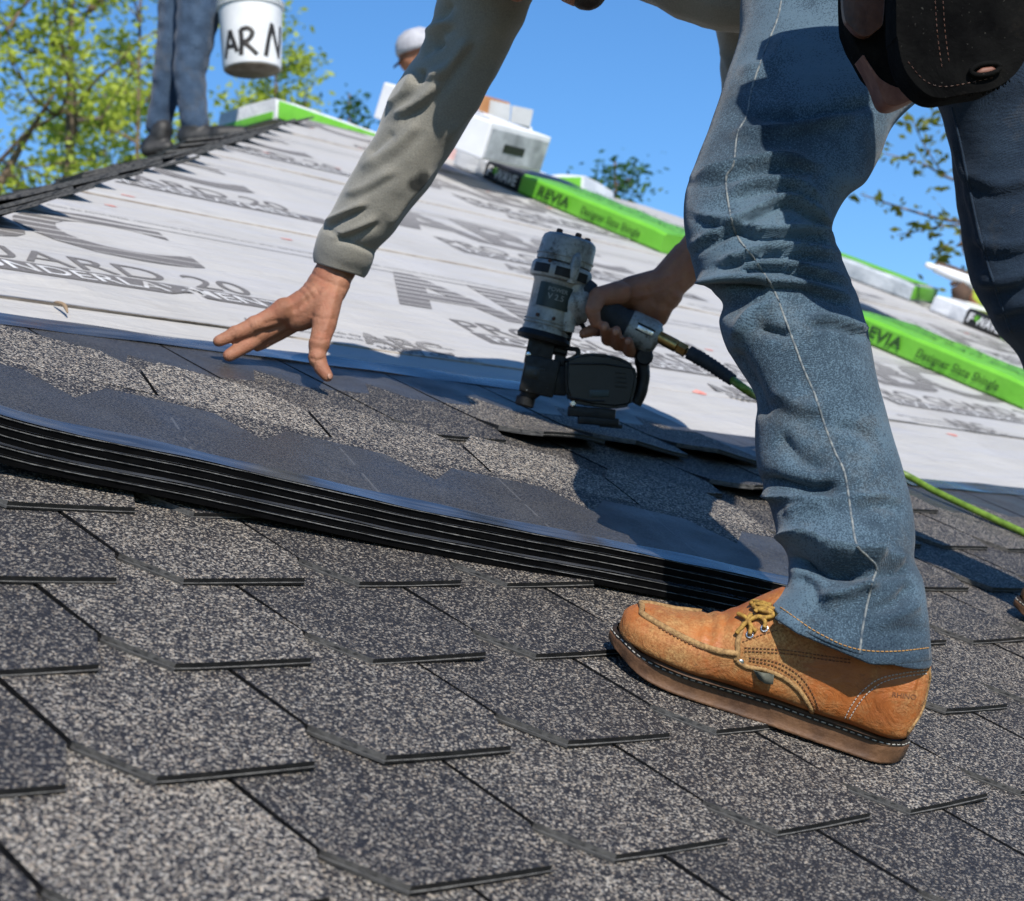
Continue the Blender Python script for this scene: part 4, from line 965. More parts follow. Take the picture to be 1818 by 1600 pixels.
    # pieces laid on the leather; built in world space and brought into the boot's frame
    UI = mw.inverted()
    def sub(name, m, mat): m.v = [UI @ v for v in m.v]; return m.build(name, mat, up, True)
    moc = MB(); pth = surf_path([(1309, 1161), (1275, 1156), (1238, 1144), (1200, 1126), (1168, 1108), (1148, 1096), (1140, 1090)], B, 0.0, 10)
    top = [Vector((0.290, 0.004, 0)), Vector((0.292, -0.010, 0)), Vector((0.284, -0.021, 0)), Vector((0.26, -0.027, 0)), Vector((0.235, -0.029, 0))]
    for q in top:
        h = B.ray_cast(mw @ Vector((q.x, q.y, 0.15)), (mw.to_3x3() @ Vector((0, 0, -1))), 1)
        if h[0]: pth.append((h[0], (mw.to_3x3() @ Vector((0, 0, 1))).normalized()))
    ribbon_on(moc, pth, 0.0034, 0.0034); sub('moc_toe_ridge', moc, M_LEATHER_EDGE)
    s_ = MB(); stitches(s_, surf_path([(1308, 1166), (1275, 1161), (1236, 1149), (1198, 1131), (1166, 1113)], B, 0.0006, 12), 0.0022, 0.0018, 0.0007); sub('moc_stitching', s_, M_STITCHB)
    q_ = MB(); ribbon_on(q_, surf_path([(1328, 1096), (1317, 1116), (1310, 1140), (1310, 1158), (1307, 1172)], B, 0, 10), 0.0028, 0.0022)
    ribbon_on(q_, surf_path([(1308, 1173), (1326, 1184), (1360, 1190), (1395, 1206), (1420, 1228), (1438, 1255), (1442, 1266)], B, 0, 10), 0.0026, 0.0022); sub('quarter_edge', q_, M_LEATHER_EDGE)
    d_ = MB()
    for path in ([(1322, 1150), (1370, 1152), (1420, 1158), (1470, 1166), (1515, 1172)], [(1322, 1156), (1370, 1158), (1420, 1164), (1470, 1172), (1510, 1177)], [(1318, 1140), (1355, 1126), (1385, 1118)],
                 [(1330, 1172), (1375, 1182), (1412, 1205), (1435, 1235), (1448, 1262)], [(1330, 1167), (1380, 1176), (1420, 1200), (1442, 1230), (1455, 1262)], [(1340, 1181), (1385, 1195), (1418, 1222), (1436, 1258)]):
        stitches(d_, surf_path(path, B, 0.0003, 12), 0.0022, 0.0013, 0.00055)
    sub('quarter_stitching', d_, M_STITCHB)
    h_ = MB()
    for path in ([(1500, 1275), (1512, 1252), (1530, 1228), (1560, 1206), (1600, 1196), (1645, 1190)], [(1508, 1276), (1520, 1256), (1538, 1233), (1566, 1212), (1602, 1202), (1646, 1196)]):
        stitches(h_, surf_path(path, B, 0.0003, 12), 0.0022, 0.0013, 0.0005)
    sub('heel_stitching', h_, M_STITCHW)
    hb = MB(); ribbon_on(hb, surf_path([(1649, 1186), (1650, 1205), (1645, 1235), (1632, 1270), (1612, 1300)], B, 0, 8), 0.0018, 0.0018); sub('heel_seam', hb, M_LEATHER_EDGE)
    for (x, y, r) in ((1331, 1127, 7.5), (1357, 1116, 7.5), (1387, 1102, 7)):
        e_ = MB(); q = surf(x, y, B)
        if not q: continue
        p, nn = q; s = r*1.66/FPX
        e_.lathe([(s*0.5, -0.0006), (s*0.5, 0.0009), (s*0.72, 0.0016), (s*0.95, 0.0012), (s, -0.0004)], p, nn, 12); sub('eyelet', e_, M_STEEL)
    e_ = MB(); p, nn = surf(1315, 1176, B); s = 6.5*1.66/FPX; e_.lathe([(s, -0.0005), (s, 0.0008), (s*0.7, 0.0016), (s*0.1, 0.0018)], p, nn, 14); sub('rivet', e_, M_STEEL)
    t_ = MB(); a = [surf(x, y, B) for x, y in ((1337, 1189), (1352, 1193), (1374, 1196))]
    lo = [at(x, y, 1.62) for x, y in ((1346, 1203), (1358, 1210), (1372, 1212))]
    if all(a):
        dd = (a[0][0]-CAM_POS).dot(C_FWD); lo = [surf(x, y, B, 0.004)[0] for x, y in ((1345, 1202), (1358, 1210), (1372, 1212))]
        tp = [q[0]+q[1]*0.0015 for q in a]; nn = a[1][1]*0.0012
        t_.add(tp + lo + [p + nn for p in tp+lo], [(0, 1, 4, 3), (1, 2, 5, 4), (6, 9, 10, 7), (7, 10, 11, 8), (3, 4, 10, 9), (4, 5, 11, 10), (2, 8, 11, 5), (0, 3, 9, 6)]); sub('cloth_tag', t_, M_TAGC)
    # embossed word on the heel
    def emboss(word, x, y, size, ang, sh=0.0):
        me = text_mesh(word, 1.0, 0.01, 0, 1.1, 0.0); vs2, ok = [], True
        ca, sa = math.cos(ang), math.sin(ang)
        for v in me.vertices:
            px, py = x + size*(v.co.x*ca) + size*v.co.y*sa, y + size*(v.co.x*sa) - size*v.co.y*ca
            q = surf(px, py, B, 0.0004)
            if not q: ok = False; break
            vs2.append(UI @ q[0])
        if ok: make('embossed_lettering', vs2, [tuple(p.vertices) for p in me.polygons], M_STITCHB, up, False)
        bpy.data.meshes.remove(me)
    emboss('RHINO', 1583, 1237, 12.5, R(7))
    # laces
    lc = MB(); o3 = mw.to_3x3()
    def lp(x, y, off): 
        q = surf(x, y, B, off); return q[0] if q else at(x, y, 1.66)
    for pts_ in ([(1357, 1116), (1359, 1106), (1350, 1098), (1338, 1101), (1326, 1109), (1314, 1121), (1308, 1127)], [(1387, 1102), (1386, 1092), (1376, 1085), (1360, 1080), (1346, 1077)], [(1346, 1077), (1340, 1081), (1352, 1087), (1368, 1091), (1382, 1093)],
                 [(1331, 1127), (1334, 1116), (1330, 1106), (1322, 1098), (1312, 1095)], [(1342, 1090), (1352, 1084), (1366, 1086), (1374, 1094), (1362, 1099), (1348, 1098)], [(1336, 1094), (1330, 1104), (1336, 1116), (1343, 1122)], [(1370, 1078), (1352, 1074), (1340, 1073), (1336, 1078)]):
        pp = [lp(p.x, p.y, 0.0035) for p in spline([Vector((x, y, 0)) for x, y in pts_], 6)]
        lc.tube(pp, 0.0021, 8)
    sub('laces', lc, M_LACE)
    tg = MB(); tg.tube(spline([at(1300, 1092, 1.685), at(1325, 1082, 1.69), at(1350, 1072, 1.695), at(1375, 1062, 1.70)], 6), [0.010]*19, 10, flat=0.35); sub('tongue', tg, M_LEATHER)
    return up, B
BOOT_M = ROOF @ Matrix(((-0.6, -0.8, 0, 0.777), (0.8, -0.6, 0, -0.398), (0, 0, 1, -0.001), (0, 0, 0, 1)))
boot_at(BOOT_M, '')
q = on_roof(1806, 1092); a0 = R(128)
B2 = ROOF @ Matrix.Translation((q.x, q.y, -0.002)) @ Matrix.Rotation(a0, 4, 'Z') @ Matrix.Translation((-0.30, 0.0, 0))
boot_at(B2, '', False)

# ================================================================== TOOL POUCHES ON THE WORKER'S BELT
def pouch_material():
    t = NT('black_worn_pouch'); f = t.noise(24, 5, 0.65); col = t.ramp(f, [(0.35, (0.0022, 0.0022, 0.0024)), (0.7, (0.007, 0.007, 0.0068))])
    col = t.mix(t.ramp(t.noise(330, 2, 0.6), [(0.70, 0.0), (0.76, 0.8)]), col, (0.05, 0.048, 0.042)); col = t.mix(t.ramp(t.noise(9, 6, 0.75), [(0.56, 0.0), (0.75, 0.5)]), col, (0.022, 0.018, 0.014))
    t.set(color=col, rough=1.0, spec=0.04); b = t.bump(t.noise(30, 4, 0.65, dist=1.0), 0.5, 0.006); t.bump(t.noise(260, 3), 0.5, 0.001, b); return t.mat
M_POUCH = pouch_material()  # blackened past the worn cloth's own tone, standing in for shade on it
M_POUCH_OLD = noisy('black_worn_cloth', (0.0022, 0.0022, 0.0024), (0.006, 0.006, 0.006), 24, 1.0, fine=250, bump=0.3, spec=0.03)
M_BRNL = noisy('brown_oiled_leather', (0.035, 0.014, 0.010), (0.11, 0.048, 0.03), 30, 0.42, fine=200, bump=0.4)
M_REDL = noisy('reddish_leather_edge', (0.12, 0.045, 0.03), (0.2, 0.09, 0.06), 60, 0.6)
def slab(outline, d, thick, bevel=0.008, seg=3):
    """padded solid whose face has the given outline (photo points at distance d), thick metres deep"""
    bm = bmesh.new(); P = [at(x, y, d) for x, y in outline]
    vs = [bm.verts.new(p) for p in P]; f = bm.faces.new(vs)
    r = bmesh.ops.extrude_face_region(bm, geom=[f]); ev = [e for e in r['geom'] if isinstance(e, bmesh.types.BMVert)]
    for v in ev: v.co += C_FWD*thick
    bmesh.ops.recalc_face_normals(bm, faces=bm.faces)
    if bevel: bmesh.ops.bevel(bm, geom=list(bm.edges), offset=bevel, segments=seg, affect='EDGES', profile=0.6, clamp_overlap=True)
    bm.verts.index_update(); V2 = [v.co.copy() for v in bm.verts]; F2_ = [tuple(v.index for v in f.verts) for f in bm.faces]; bm.free(); return V2, F2_
def smooth_outline(pts, k=5): return [(p.x, p.y) for p in spline([Vector((x, y, 0)) for x, y in pts], k)]
pouch = empty('tool_pouch', Matrix.Translation(at(1700, 100, 1.7))); PI_ = pouch.matrix_world.inverted()
tag(pouch, 'big black worn tool pouch with frayed torn bottom hanging at the worker hip', 'tool pouch')
V2, F2_ = slab(smooth_outline([(1590, -540), (1591, 0), (1594, 70), (1606, 122), (1636, 160), (1668, 174), (1720, 166), (1762, 158), (1800, 134), (1826, 92), (1842, 20), (1850, -540)], 4), 1.545, 0.045, 0.010)  # bag top runs taller than a real pouch, to cast the thigh shadow
make('bag', V2, F2_, M_POUCH, pouch, True, PI_)
mb = MB(); r_ = random.Random(3)
for i in range(70):
    x = r_.uniform(1636, 1790); y = float(np.interp(x, [1636, 1668, 1720, 1762, 1790], [160, 174, 166, 158, 142])); p = at(x, y-2, 1.545+r_.uniform(0.0, 0.03)); e = at(x+r_.uniform(-5, 5), y+r_.uniform(1, 7), 1.545+r_.uniform(0, 0.03))
    mb.tube([p, (p+e)/2 + Vector((0, 0, 0.001)), e], 0.0006, 4)
mb.build('frayed_threads', M_POUCH, pouch, True, PI_)
PBV = bvh_of(V2, F2_); mb = MB()
for path in ([(1660, 2), (1664, 60), (1672, 120)], [(1674, 2), (1678, 60), (1686, 118)], [(1612, 110), (1640, 142), (1672, 154), (1722, 147), (1770, 136)]): stitches(mb, surf_path(path, PBV, 0.0003, 14), 0.0028, 0.0022, 0.0003)
mb.v = [PI_ @ v for v in mb.v]; mb.build('bag_stitching', M_BRNL, pouch, True, Matrix.Identity(4))
mb = MB(); ringp = [at(1750 + 26*math.cos(t), 123 + 10*math.sin(t) - 4*math.cos(t), 1.541) for t in np.linspace(0, 2*math.pi, 24)]; mb.tube(ringp, 0.0024, 6)
mb.build('torn_hole_rim', M_POUCH, pouch, True, PI_)
V2, F2_ = slab([(1733, 128), (1745, 120), (1762, 118), (1770, 123), (1758, 130), (1742, 133)], 1.540, 0.004, 0.001, 1); make('torn_hole', V2, F2_, M_REDL, pouch, True, PI_)
hol = empty('tool_holster', Matrix.Translation(at(1570, 80, 1.72))); HI = hol.matrix_world.inverted()
tag(hol, 'black tool holster with a stitched brown leather tongue beside the big pouch', 'tool holster')
V2, F2_ = slab(smooth_outline([(1503, -300), (1504, 0), (1512, 60), (1532, 100), (1552, 132), (1590, 156), (1642, 160), (1650, 60), (1650, -300)], 4), 1.70, 0.05, 0.006); make('sheath', V2, F2_, M_POUCH, hol, True, HI)
V2, F2_ = slab(smooth_outline([(1531, 98), (1546, 124), (1558, 150), (1570, 180), (1588, 188), (1612, 180), (1642, 163), (1640, 156), (1600, 157), (1566, 142), (1548, 120), (1534, 98)], 4), 1.697, 0.04, 0.003); make('leather_toe', V2, F2_, M_REDL, hol, True, HI)
V2, F2_ = slab(smooth_outline([(1494, -160), (1497, 10), (1510, 48), (1534, 65), (1558, 52), (1570, 20), (1572, -160)], 5), 1.687, 0.012, 0.004); tongue = make('leather_tongue', V2, F2_, M_BRNL, hol, True, HI)
PB = bvh_of(V2, F2_); mb = MB()
for path in ([(1503, 5), (1512, 38), (1534, 56), (1552, 46), (1562, 15), (1564, 0)], [(1524, 0), (1528, 25), (1530, 52)]): stitches(mb, surf_path(path, PB, 0.0003, 12), 0.003, 0.002, 0.0006)
mb.v = [HI @ v for v in mb.v]; mb.build('tongue_stitching', M_STITCHW, tongue, True, Matrix.Identity(4))
mb = MB(); mb.tube(spline([at(1589, 98, 1.693), at(1594, 118, 1.692), at(1606, 150, 1.693)], 6), 0.0026, 10); mb.build('nail_punch', M_STEEL, hol, True, HI)

# ================================================================== COIL NAIL GUN
M_CAST = None
def cast_material():
    t = NT('worn_cast_alloy'); f = t.noise(26, 5, 0.7); g = t.noise(140, 4, 0.8)
    col = t.ramp(f, [(0.3, (0.16, 0.175, 0.17)), (0.55, (0.29, 0.30, 0.29)), (0.75, (0.42, 0.42, 0.40))])
    grime = t.ramp(t.noise(44, 6, 0.8), [(0.5, 0.0), (0.64, 0.9)]); col = t.mix(grime, col, t.ramp(g, [(0.3, (0.018, 0.016, 0.013)), (0.75, (0.10, 0.085, 0.06))]))
    t.set(color=col, rough=0.48, metal=0.35, spec=0.5); b = t.bump(f, 0.2, 0.004); t.bump(g, 0.4, 0.001, b); return t.mat
M_CAST = cast_material()
M_BLKM = noisy('black_tool_steel', (0.0025, 0.0025, 0.003), (0.009, 0.009, 0.0095), 50, 0.5, fine=160, bump=0.35, spec=0.3, rvar=0.12)
M_BLKP = noisy('black_magazine_plastic', (0.003, 0.0035, 0.0045), (0.007, 0.008, 0.010), 20, 0.34, fine=240, bump=0.15)
M_RUBBER = noisy('dark_rubber_grip', (0.010, 0.012, 0.015), (0.022, 0.025, 0.03), 60, 0.7, fine=500, bump=0.5)
M_BRASS = noisy('aged_brass', (0.26, 0.15, 0.045), (0.42, 0.27, 0.10), 45, 0.36, metal=1.0, rvar=0.12)
M_BOLT = noisy('rusty_bolt', (0.05, 0.028, 0.02), (0.11, 0.06, 0.04), 90, 0.6, metal=0.5)
M_LABEL = noisy('dark_label', (0.010, 0.022, 0.024), (0.02, 0.036, 0.038), 40, 0.4)
M_LABELTXT = noisy('label_print', (0.16, 0.18, 0.17), (0.26, 0.28, 0.27), 60, 0.5)
M_HOSE = noisy('green_air_hose', (0.07, 0.13, 0.012), (0.15, 0.25, 0.03), 60, 0.45, fine=260, bump=0.3)
GD = 2.66; GS = GD/FPX                                   # metres per photo pixel at the gun
GM = Matrix(((C_RGT.x, C_UP.x, -C_FWD.x, 0), (C_RGT.y, C_UP.y, -C_FWD.y, 0), (C_RGT.z, C_UP.z, -C_FWD.z, 0), (0, 0, 0, 1)))
GM.translation = at(960, 700, GD)
gun = empty('nail_gun', GM); tag(gun, 'worn grey coil nail gun with black magazine pressed on the shingle', 'nail gun')
def g(x, y, w=0.0): return Vector(((x-960)*GS, (700-y)*GS, w*GS))       # gun frame: right, up, towards the viewer
ax = (g(1012, 425) - g(962, 612)).normalized(); sd_ = Vector((ax.y, -ax.x, 0)); fw = Vector((0, 0, 1))
def gb(name, mb, mat, parent=None, ang=35): return shade_auto(mb.build(name, mat, parent or gun, True), ang)
def along(px, py, prof, mi=0, mb=None, n=32, sx=1.0):
    mb = mb or MB(); mb.lathe([(r*GS, h*GS) for r, h in prof], g(px, py), ax, n, mi, sx, sd_); return mb
# barrel body, flange, cap: (radius, height along the axis), axis from the nose plate upwards
body_m = along(967, 596, [(20, -2), (42, 0), (43, 8), (41, 14), (42, 60), (44, 92), (46, 95), (46, 98)]); 
barrel = gb('cylinder_body', body_m, M_CAST)
gb('cylinder_skirt', along(965, 603, [(30, -6), (47, -4), (49, 2), (46, 9), (43, 12)]), M_BLKM, barrel)
fl = along(967, 596, [(46, 97), (53, 100), (55, 105), (55, 121), (52, 127), (46, 129)]); flange = gb('head_flange', fl, M_CAST)
gb('exhaust_cap', along(967, 596, [(46, 129), (50, 131), (50, 140), (49, 168), (47, 175), (40, 180), (6, 182)]), M_CAST)
mb = MB()                                               # raised rib on the cap
mb.tube([g(1012, 506, 44), g(1017, 488, 47), g(1022, 464, 46), g(1025, 452, 38)], [9*GS, 10*GS, 9*GS, 5*GS], 12); gb('cap_rib', mb, M_CAST)
for u, w_ in ((-22, 18), (12, 26), (30, -10), (-10, -28)):
    mb = MB(); c0 = g(967, 596) + ax*181*GS + sd_*u*GS + fw*w_*GS; mb.lathe([(6*GS, -2*GS), (6*GS, 5*GS), (4.5*GS, 7*GS), (0.5*GS, 7*GS)], c0, ax, 6); gb('cap_bolt', mb, M_BOLT)
# exhaust windows in the flange
for a0_, a1_ in ((78, 112), (120, 146), (30, 66)):
    mb = MB(); rings = []
    for a_ in np.linspace(R(a0_), R(a1_), 8):
        d_ = -sd_*math.cos(a_+R(0)) + fw*math.sin(a_); 
        rings.append([g(967, 596) + ax*h*GS + d_*r*GS for r, h in ((54, 104), (56.2, 104), (56.2, 120), (54, 120))])
    mb.loft(rings); gb('exhaust_port', mb, M_BLKM, flange)
# label wrapped on the cylinder
mb = MB(); rings = []
for a_ in np.linspace(R(48), R(140), 14):
    d_ = -sd_*math.cos(a_) + fw*math.sin(a_); rings.append([g(967, 596) + ax*h*GS + d_*r*GS for r, h in ((43, 47), (44.6, 47), (46.2, 89), (45, 89))])
mb.loft(rings); lab = gb('maker_label', mb, M_LABEL)
def wrap_text(word, h0, a_c, size, mat):
    me = text_mesh(word, size, 0.01, 0, 1.0, 0.0, 1.0, 'CENTER'); vs = []
    for v in me.vertices:
        a_ = R(a_c) + v.co.x/45.0; h = h0 + v.co.y; r = 45.6 + (h-47)*0.04
        d_ = -sd_*math.cos(a_) + fw*math.sin(a_); vs.append(g(967, 596) + ax*h*GS + d_*r*GS)
    make('label_print', vs, [tuple(p.vertices) for p in me.polygons], mat, lab, False); bpy.data.meshes.remove(me)
wrap_text('POWER', 76, 93, 10, M_LABELTXT); wrap_text('V 2.5', 62, 92, 14, M_LABELTXT)
for k_, (a_, h_) in enumerate(((60, 30), (100, 30), (135, 30), (62, 126), (112, 126))):
    d2 = -sd_*math.cos(R(a_)) + fw*math.sin(R(a_)); r2 = 43 if h_ < 90 else 53
    mb = MB(); mb.lathe([(3.6*GS, -1*GS), (3.6*GS, 2*GS), (2.6*GS, 3*GS), (0.4*GS, 2.4*GS)], g(967, 596) + ax*h_*GS + d2*r2*GS, d2, 6); gb('body_screw', mb, M_BOLT)
for h_, r2 in ((18, 42.6), (24, 42.8), (141, 51)):
    mb = MB(); mb.lathe([((r2-1)*GS, (h_-1.6)*GS), ((r2+1.2)*GS, (h_-1)*GS), ((r2+1.2)*GS, (h_+1)*GS), ((r2-1)*GS, (h_+1.6)*GS)], g(967, 596), ax, 32); gb('casting_seam', mb, M_CAST, barrel)
# machined side rail and handle boss
mb = MB(); mb.tube([g(1005, 590, 22), g(1012, 555, 24), g(1022, 505, 26)], [14*GS, 15*GS, 15*GS], 10, flat=0.8); gb('side_rail', mb, M_CAST)
mb = MB(); mb.tube([g(1000, 545, 0), g(1020, 540, 2), g(1040, 540, 3), g(1052, 545, 3)], [34*GS, 40*GS, 36*GS, 30*GS], 20); mb.tube([g(1000, 520, 0), g(1030, 528, 3), g(1048, 536, 3)], [30*GS, 34*GS, 28*GS], 18); gb('handle_boss', mb, M_CAST)
mb = MB(); mb.tube(spline([g(1030, 520, 4), g(1045, 532, 4), g(1075, 556, 3), g(1105, 574, 2), g(1122, 582, 2)], 6), [30*GS]+[30*GS]*5+[26*GS]*7+[27*GS]*6+[29*GS]*6, 22); gb('grip', mb, M_RUBBER)
mb = MB(); d_ = (g(1168, 606)-g(1112, 578)).normalized(); mb.lathe([(26*GS, -2*GS), (31*GS, 0), (32*GS, 10*GS), (33*GS, 46*GS), (30*GS, 54*GS), (22*GS, 60*GS), (10*GS, 62*GS)], g(1114, 579, 2), d_, 26); handle = gb('handle_end', mb, M_CAST)
for s_y in (-1, 1):
    mb = MB(); o_ = Vector((-d_.y, d_.x, 0)); mb.tube([g(1128, 581, 33)+o_*6*s_y*GS, g(1158, 596, 33)+o_*6*s_y*GS], 1.8*GS, 6); gb('handle_groove', mb, M_BLKM, handle)
mb = MB(); mb.box(g(1143, 589, 33), (30*GS, 8*GS, 4*GS), Matrix.Rotation(math.atan2(d_.y, d_.x), 3, 'Z'), 0, 1.2*GS); gb('handle_plate', mb, M_STEEL, handle)
# trigger and guard
mb = MB(); mb.tube(spline([g(1000, 585, 6), g(1022, 574, 6), g(1034, 578, 6), g(1037, 592, 6), g(1031, 600, 6)], 5), 4.2*GS, 8, flat=1.6); gb('trigger', mb, M_BLKM)
mb = MB(); mb.box(g(1001, 600, 0), (26*GS, 66*GS, 26*GS), Matrix.Rotation(R(-15), 3, 'Z'), 0, 3*GS); mb.box(g(994, 640, 0), (20*GS, 30*GS, 22*GS), Matrix.Rotation(R(-8), 3, 'Z'), 0, 3*GS)
for i in range(6): mb.lathe([(12*GS, 0), (14*GS, 1.5*GS), (12*GS, 3*GS)], g(1004-2.0*i, 585+9*i, 8), ax, 12)
gb('trigger_valve', mb, M_BLKM)
# nose and contact foot
mb = MB(); mb.box(g(958, 626, 0), (48*GS, 46*GS, 40*GS), Matrix.Rotation(R(-12), 3, 'Z'), 0, 3*GS); mb.box(g(958, 668, 2), (62*GS, 66*GS, 44*GS), Matrix.Rotation(R(-12), 3, 'Z'), 0, 4*GS)
mb.tube([g(946, 690, 0), g(937, 702, 0), g(933, 712, 0)], [19*GS, 15*GS, 14*GS], 12); mb.box(g(992, 676, 0), (30*GS, 52*GS, 34*GS), Matrix.Rotation(R(-6), 3, 'Z'), 0, 3*GS); nose = gb('nose', mb, M_BLKM)
mb = MB(); mb.lathe([(14*GS, 0), (17*GS, 3*GS), (17*GS, 16*GS), (13*GS, 19*GS)], g(930, 722, 0), ax, 16); gb('contact_foot', mb, M_BLKM, nose)
mb = MB(); mb.box(g(944, 663, 23), (26*GS, 22*GS, 3*GS), Matrix.Rotation(R(-12), 3, 'Z'), 0, 1*GS); mb.lathe([(4*GS, 0), (4*GS, 3*GS), (1*GS, 3.4*GS)], g(950, 666, 24), fw, 12); mb.box(g(963, 657, 23), (9*GS, 3*GS, 4*GS), None, 0, 0.6*GS); gb('nose_door', mb, M_BLKP, nose)
for x_, y_, r_ in ((935, 693, 3), (972, 690, 3.4), (938, 630, 4.0)):
    mb = MB(); mb.lathe([(r_*GS, 0), (r_*GS, 3*GS), (0.5*GS, 4*GS)], g(x_, y_, 20), fw, 10); gb('nose_screw', mb, M_STEEL, nose)
mb = MB(); mb.tube(spline([g(1000, 618, 4), g(1018, 620, 4), g(1026, 622, 4), g(1024, 632, 4), g(1008, 640, 4), g(990, 640, 4)], 4), 4.5*GS, 8); gb('feed_latch', mb, M_BLKM, nose)
# coil magazine
mag_o = [(1003, 640), (1022, 632), (1048, 628), (1080, 631), (1108, 640), (1124, 650), (1130, 672), (1124, 700), (1118, 722), (1090, 726), (1050, 722), (1010, 714), (1002, 690)]
bm = bmesh.new(); f_ = bm.faces.new([bm.verts.new(g(x, y, -34)) for x, y in mag_o]); ex = bmesh.ops.extrude_face_region(bm, geom=[f_])
for v in [e for e in ex['geom'] if isinstance(e, bmesh.types.BMVert)]: v.co.z += 72*GS
bmesh.ops.recalc_face_normals(bm, faces=bm.faces); bmesh.ops.bevel(bm, geom=list(bm.edges), offset=6*GS, segments=3, affect='EDGES', clamp_overlap=True); bm.verts.index_update()
mag = make('coil_magazine', [v.co.copy() for v in bm.verts], [tuple(v.index for v in f.verts) for f in bm.faces], M_BLKP, gun, True); bm.free(); shade_auto(mag, 40)
mb = MB(); mb.tube([g(1008, 648, 39), g(1070, 648, 41), g(1122, 656, 38)], 1.6*GS, 6); mb.tube([g(1006, 706, 38), g(1050, 713, 40), g(1072, 713, 40)], 1.6*GS, 6); mb.tube([g(1004, 650, 38), g(1004, 680, 39), g(1008, 705, 38)], 1.6*GS, 6); gb('magazine_rim', mb, M_BLKM, mag)
mb = MB()
for i in range(4): mb.box(g(1100, 664 + 8*i, 38), (20*GS, 2.2*GS, 5*GS), Matrix.Rotation(R(-5), 3, 'Z'))
gb('magazine_vent', mb, M_BLKM, mag)
mb = MB(); mb.tube(spline([g(1143, 624, 2), g(1140, 640, 2), g(1142, 668, 2), g(1136, 696, 2), g(1126, 716, 2)], 5), [15*GS]+[14*GS]*6+[12*GS]*7+[13*GS]*7, 14); mb.lathe([(13*GS, -18*GS), (16*GS, -14*GS), (16*GS, 14*GS), (13*GS, 18*GS)], g(1143, 634, 0), fw, 18); gb('magazine_arm', mb, M_BLKM)
mb = MB(); mb.box(g(1050, 733, -2), (84*GS, 18*GS, 52*GS), Matrix.Rotation(R(-5), 3, 'Z'), 0, 3*GS); mb.box(g(1062, 748, 0), (72*GS, 14*GS, 46*GS), Matrix.Rotation(R(-4), 3, 'Z'), 0, 3*GS); mb.box(g(1084, 756, 0), (40*GS, 7*GS, 40*GS), Matrix.Rotation(R(-6), 3, 'Z'), 0, 2*GS); gb('depth_guide', mb, M_BLKM)
mb = MB(); mb.lathe([(5*GS, 0), (6*GS, 2*GS), (4*GS, 4*GS)], g(1016, 717, 34), fw, 10); gb('guide_screw', mb, M_STEEL)
mb = MB(); mb.box(g(1062, 700, 39), (34*GS, 12*GS, 3*GS), None, 0, 1*GS); gb('warning_label', mb, M_LABEL, mag)
mb = MB(); mb.tube([g(1012, 640, 30), g(1008, 668, 36), g(1010, 700, 32)], 3.2*GS, 8); gb('magazine_hinge', mb, M_BLKM, mag)
mb = MB(); mb.lathe([(9*GS, 0), (10*GS, 2*GS), (10*GS, 8*GS), (7*GS, 12*GS)], g(1160, 600, 12), d_, 14); gb('air_inlet', mb, M_STEEL)
# air hose with coupler
hose = empty('air_hose', Matrix.Translation(rw(2.1, 0.3, 0))); HOI = hose.matrix_world.inverted()
tag(hose, 'bright green air hose with brass coupler running from the nail gun', 'air hose')
q0, q1, q2, q3 = at(1168, 597, 2.645), at(1190, 608, 2.64), at(1222, 626, 2.635), at(1228, 629, 2.633)
mb = MB(); dd = (q2-q0).normalized(); L_ = (q2-q0).length; mb.lathe([(0.006, 0), (0.0092, 0.002), (0.0096, L_*0.3), (0.0098, L_*0.62), (0.0084, L_*0.64)], q0, dd, 18); mb.lathe([(0.0088, L_*0.64), (0.0100, L_*0.66), (0.0100, L_*0.92), (0.0062, L_*0.95), (0.006, L_*1.08)], q0, dd, 6)
mb.v = [HOI @ v for v in mb.v]; shade_auto(mb.build('brass_coupler', M_BRASS, hose, True), 30)
sleeve = [at(1224, 626, 2.634), at(1262, 648, 2.62), at(1302, 676, 2.61)]
mb = MB(); pts_ = spline(sleeve, 20); rr = [0.0108 - 0.002*i/len(pts_) + (0.0011 if (i % 3 == 0 and 6 < i < 36) else 0) for i in range(len(pts_))]; mb.tube(pts_, rr, 16); mb.v = [HOI @ v for v in mb.v]; mb.build('strain_relief', M_RUBBER, hose, True)
hp = [at(1298, 673, 2.612), at(1335, 699, 2.60), rw(1.75, 0.56, 0.075), rw(1.95, 0.54, 0.02)] + [ROOF @ Vector((on_roof(x, y, 0.006).x, on_roof(x, y, 0.006).y, z)) for x, y, z in ((1600, 842, 0.008), (1660, 870, 0.004), (1740, 908, 0.004), (1818, 944, 0.004), (1960, 1010, 0.004), (2300, 1100, 0.004))]
mb = MB(); mb.tube(spline(hp, 14), 0.0062, 12); mb.v = [HOI @ v for v in mb.v]; mb.build('hose', M_HOSE, hose, True)

# ================================================================== SHINGLE BUNDLES AND CARTONS
def wrap_mat(name, c0, c1, rough=0.3, bump=0.6):
    t = NT(name); f = t.noise(9, 4, 0.6); t.set(color=t.ramp(f, [(0.3, c0), (0.7, c1)]), rough=rough, spec=0.5); t.bump(t.noise(24, 4, 0.65, dist=1.5), bump, 0.006); return t.mat
M_GREEN = wrap_mat('green_wrap', (0.105, 0.36, 0.02), (0.15, 0.44, 0.035), 0.42, 0.35)
M_FILMW = wrap_mat('white_stretch_film', (0.52, 0.54, 0.58), (0.72, 0.73, 0.75), 0.28, 0.8)
M_GREYW = wrap_mat('clear_film_over_shingles', (0.22, 0.25, 0.28), (0.5, 0.53, 0.56), 0.25, 0.9)
M_BLKW = wrap_mat('black_label_film', (0.008, 0.008, 0.009), (0.015, 0.015, 0.016), 0.35, 0.2)
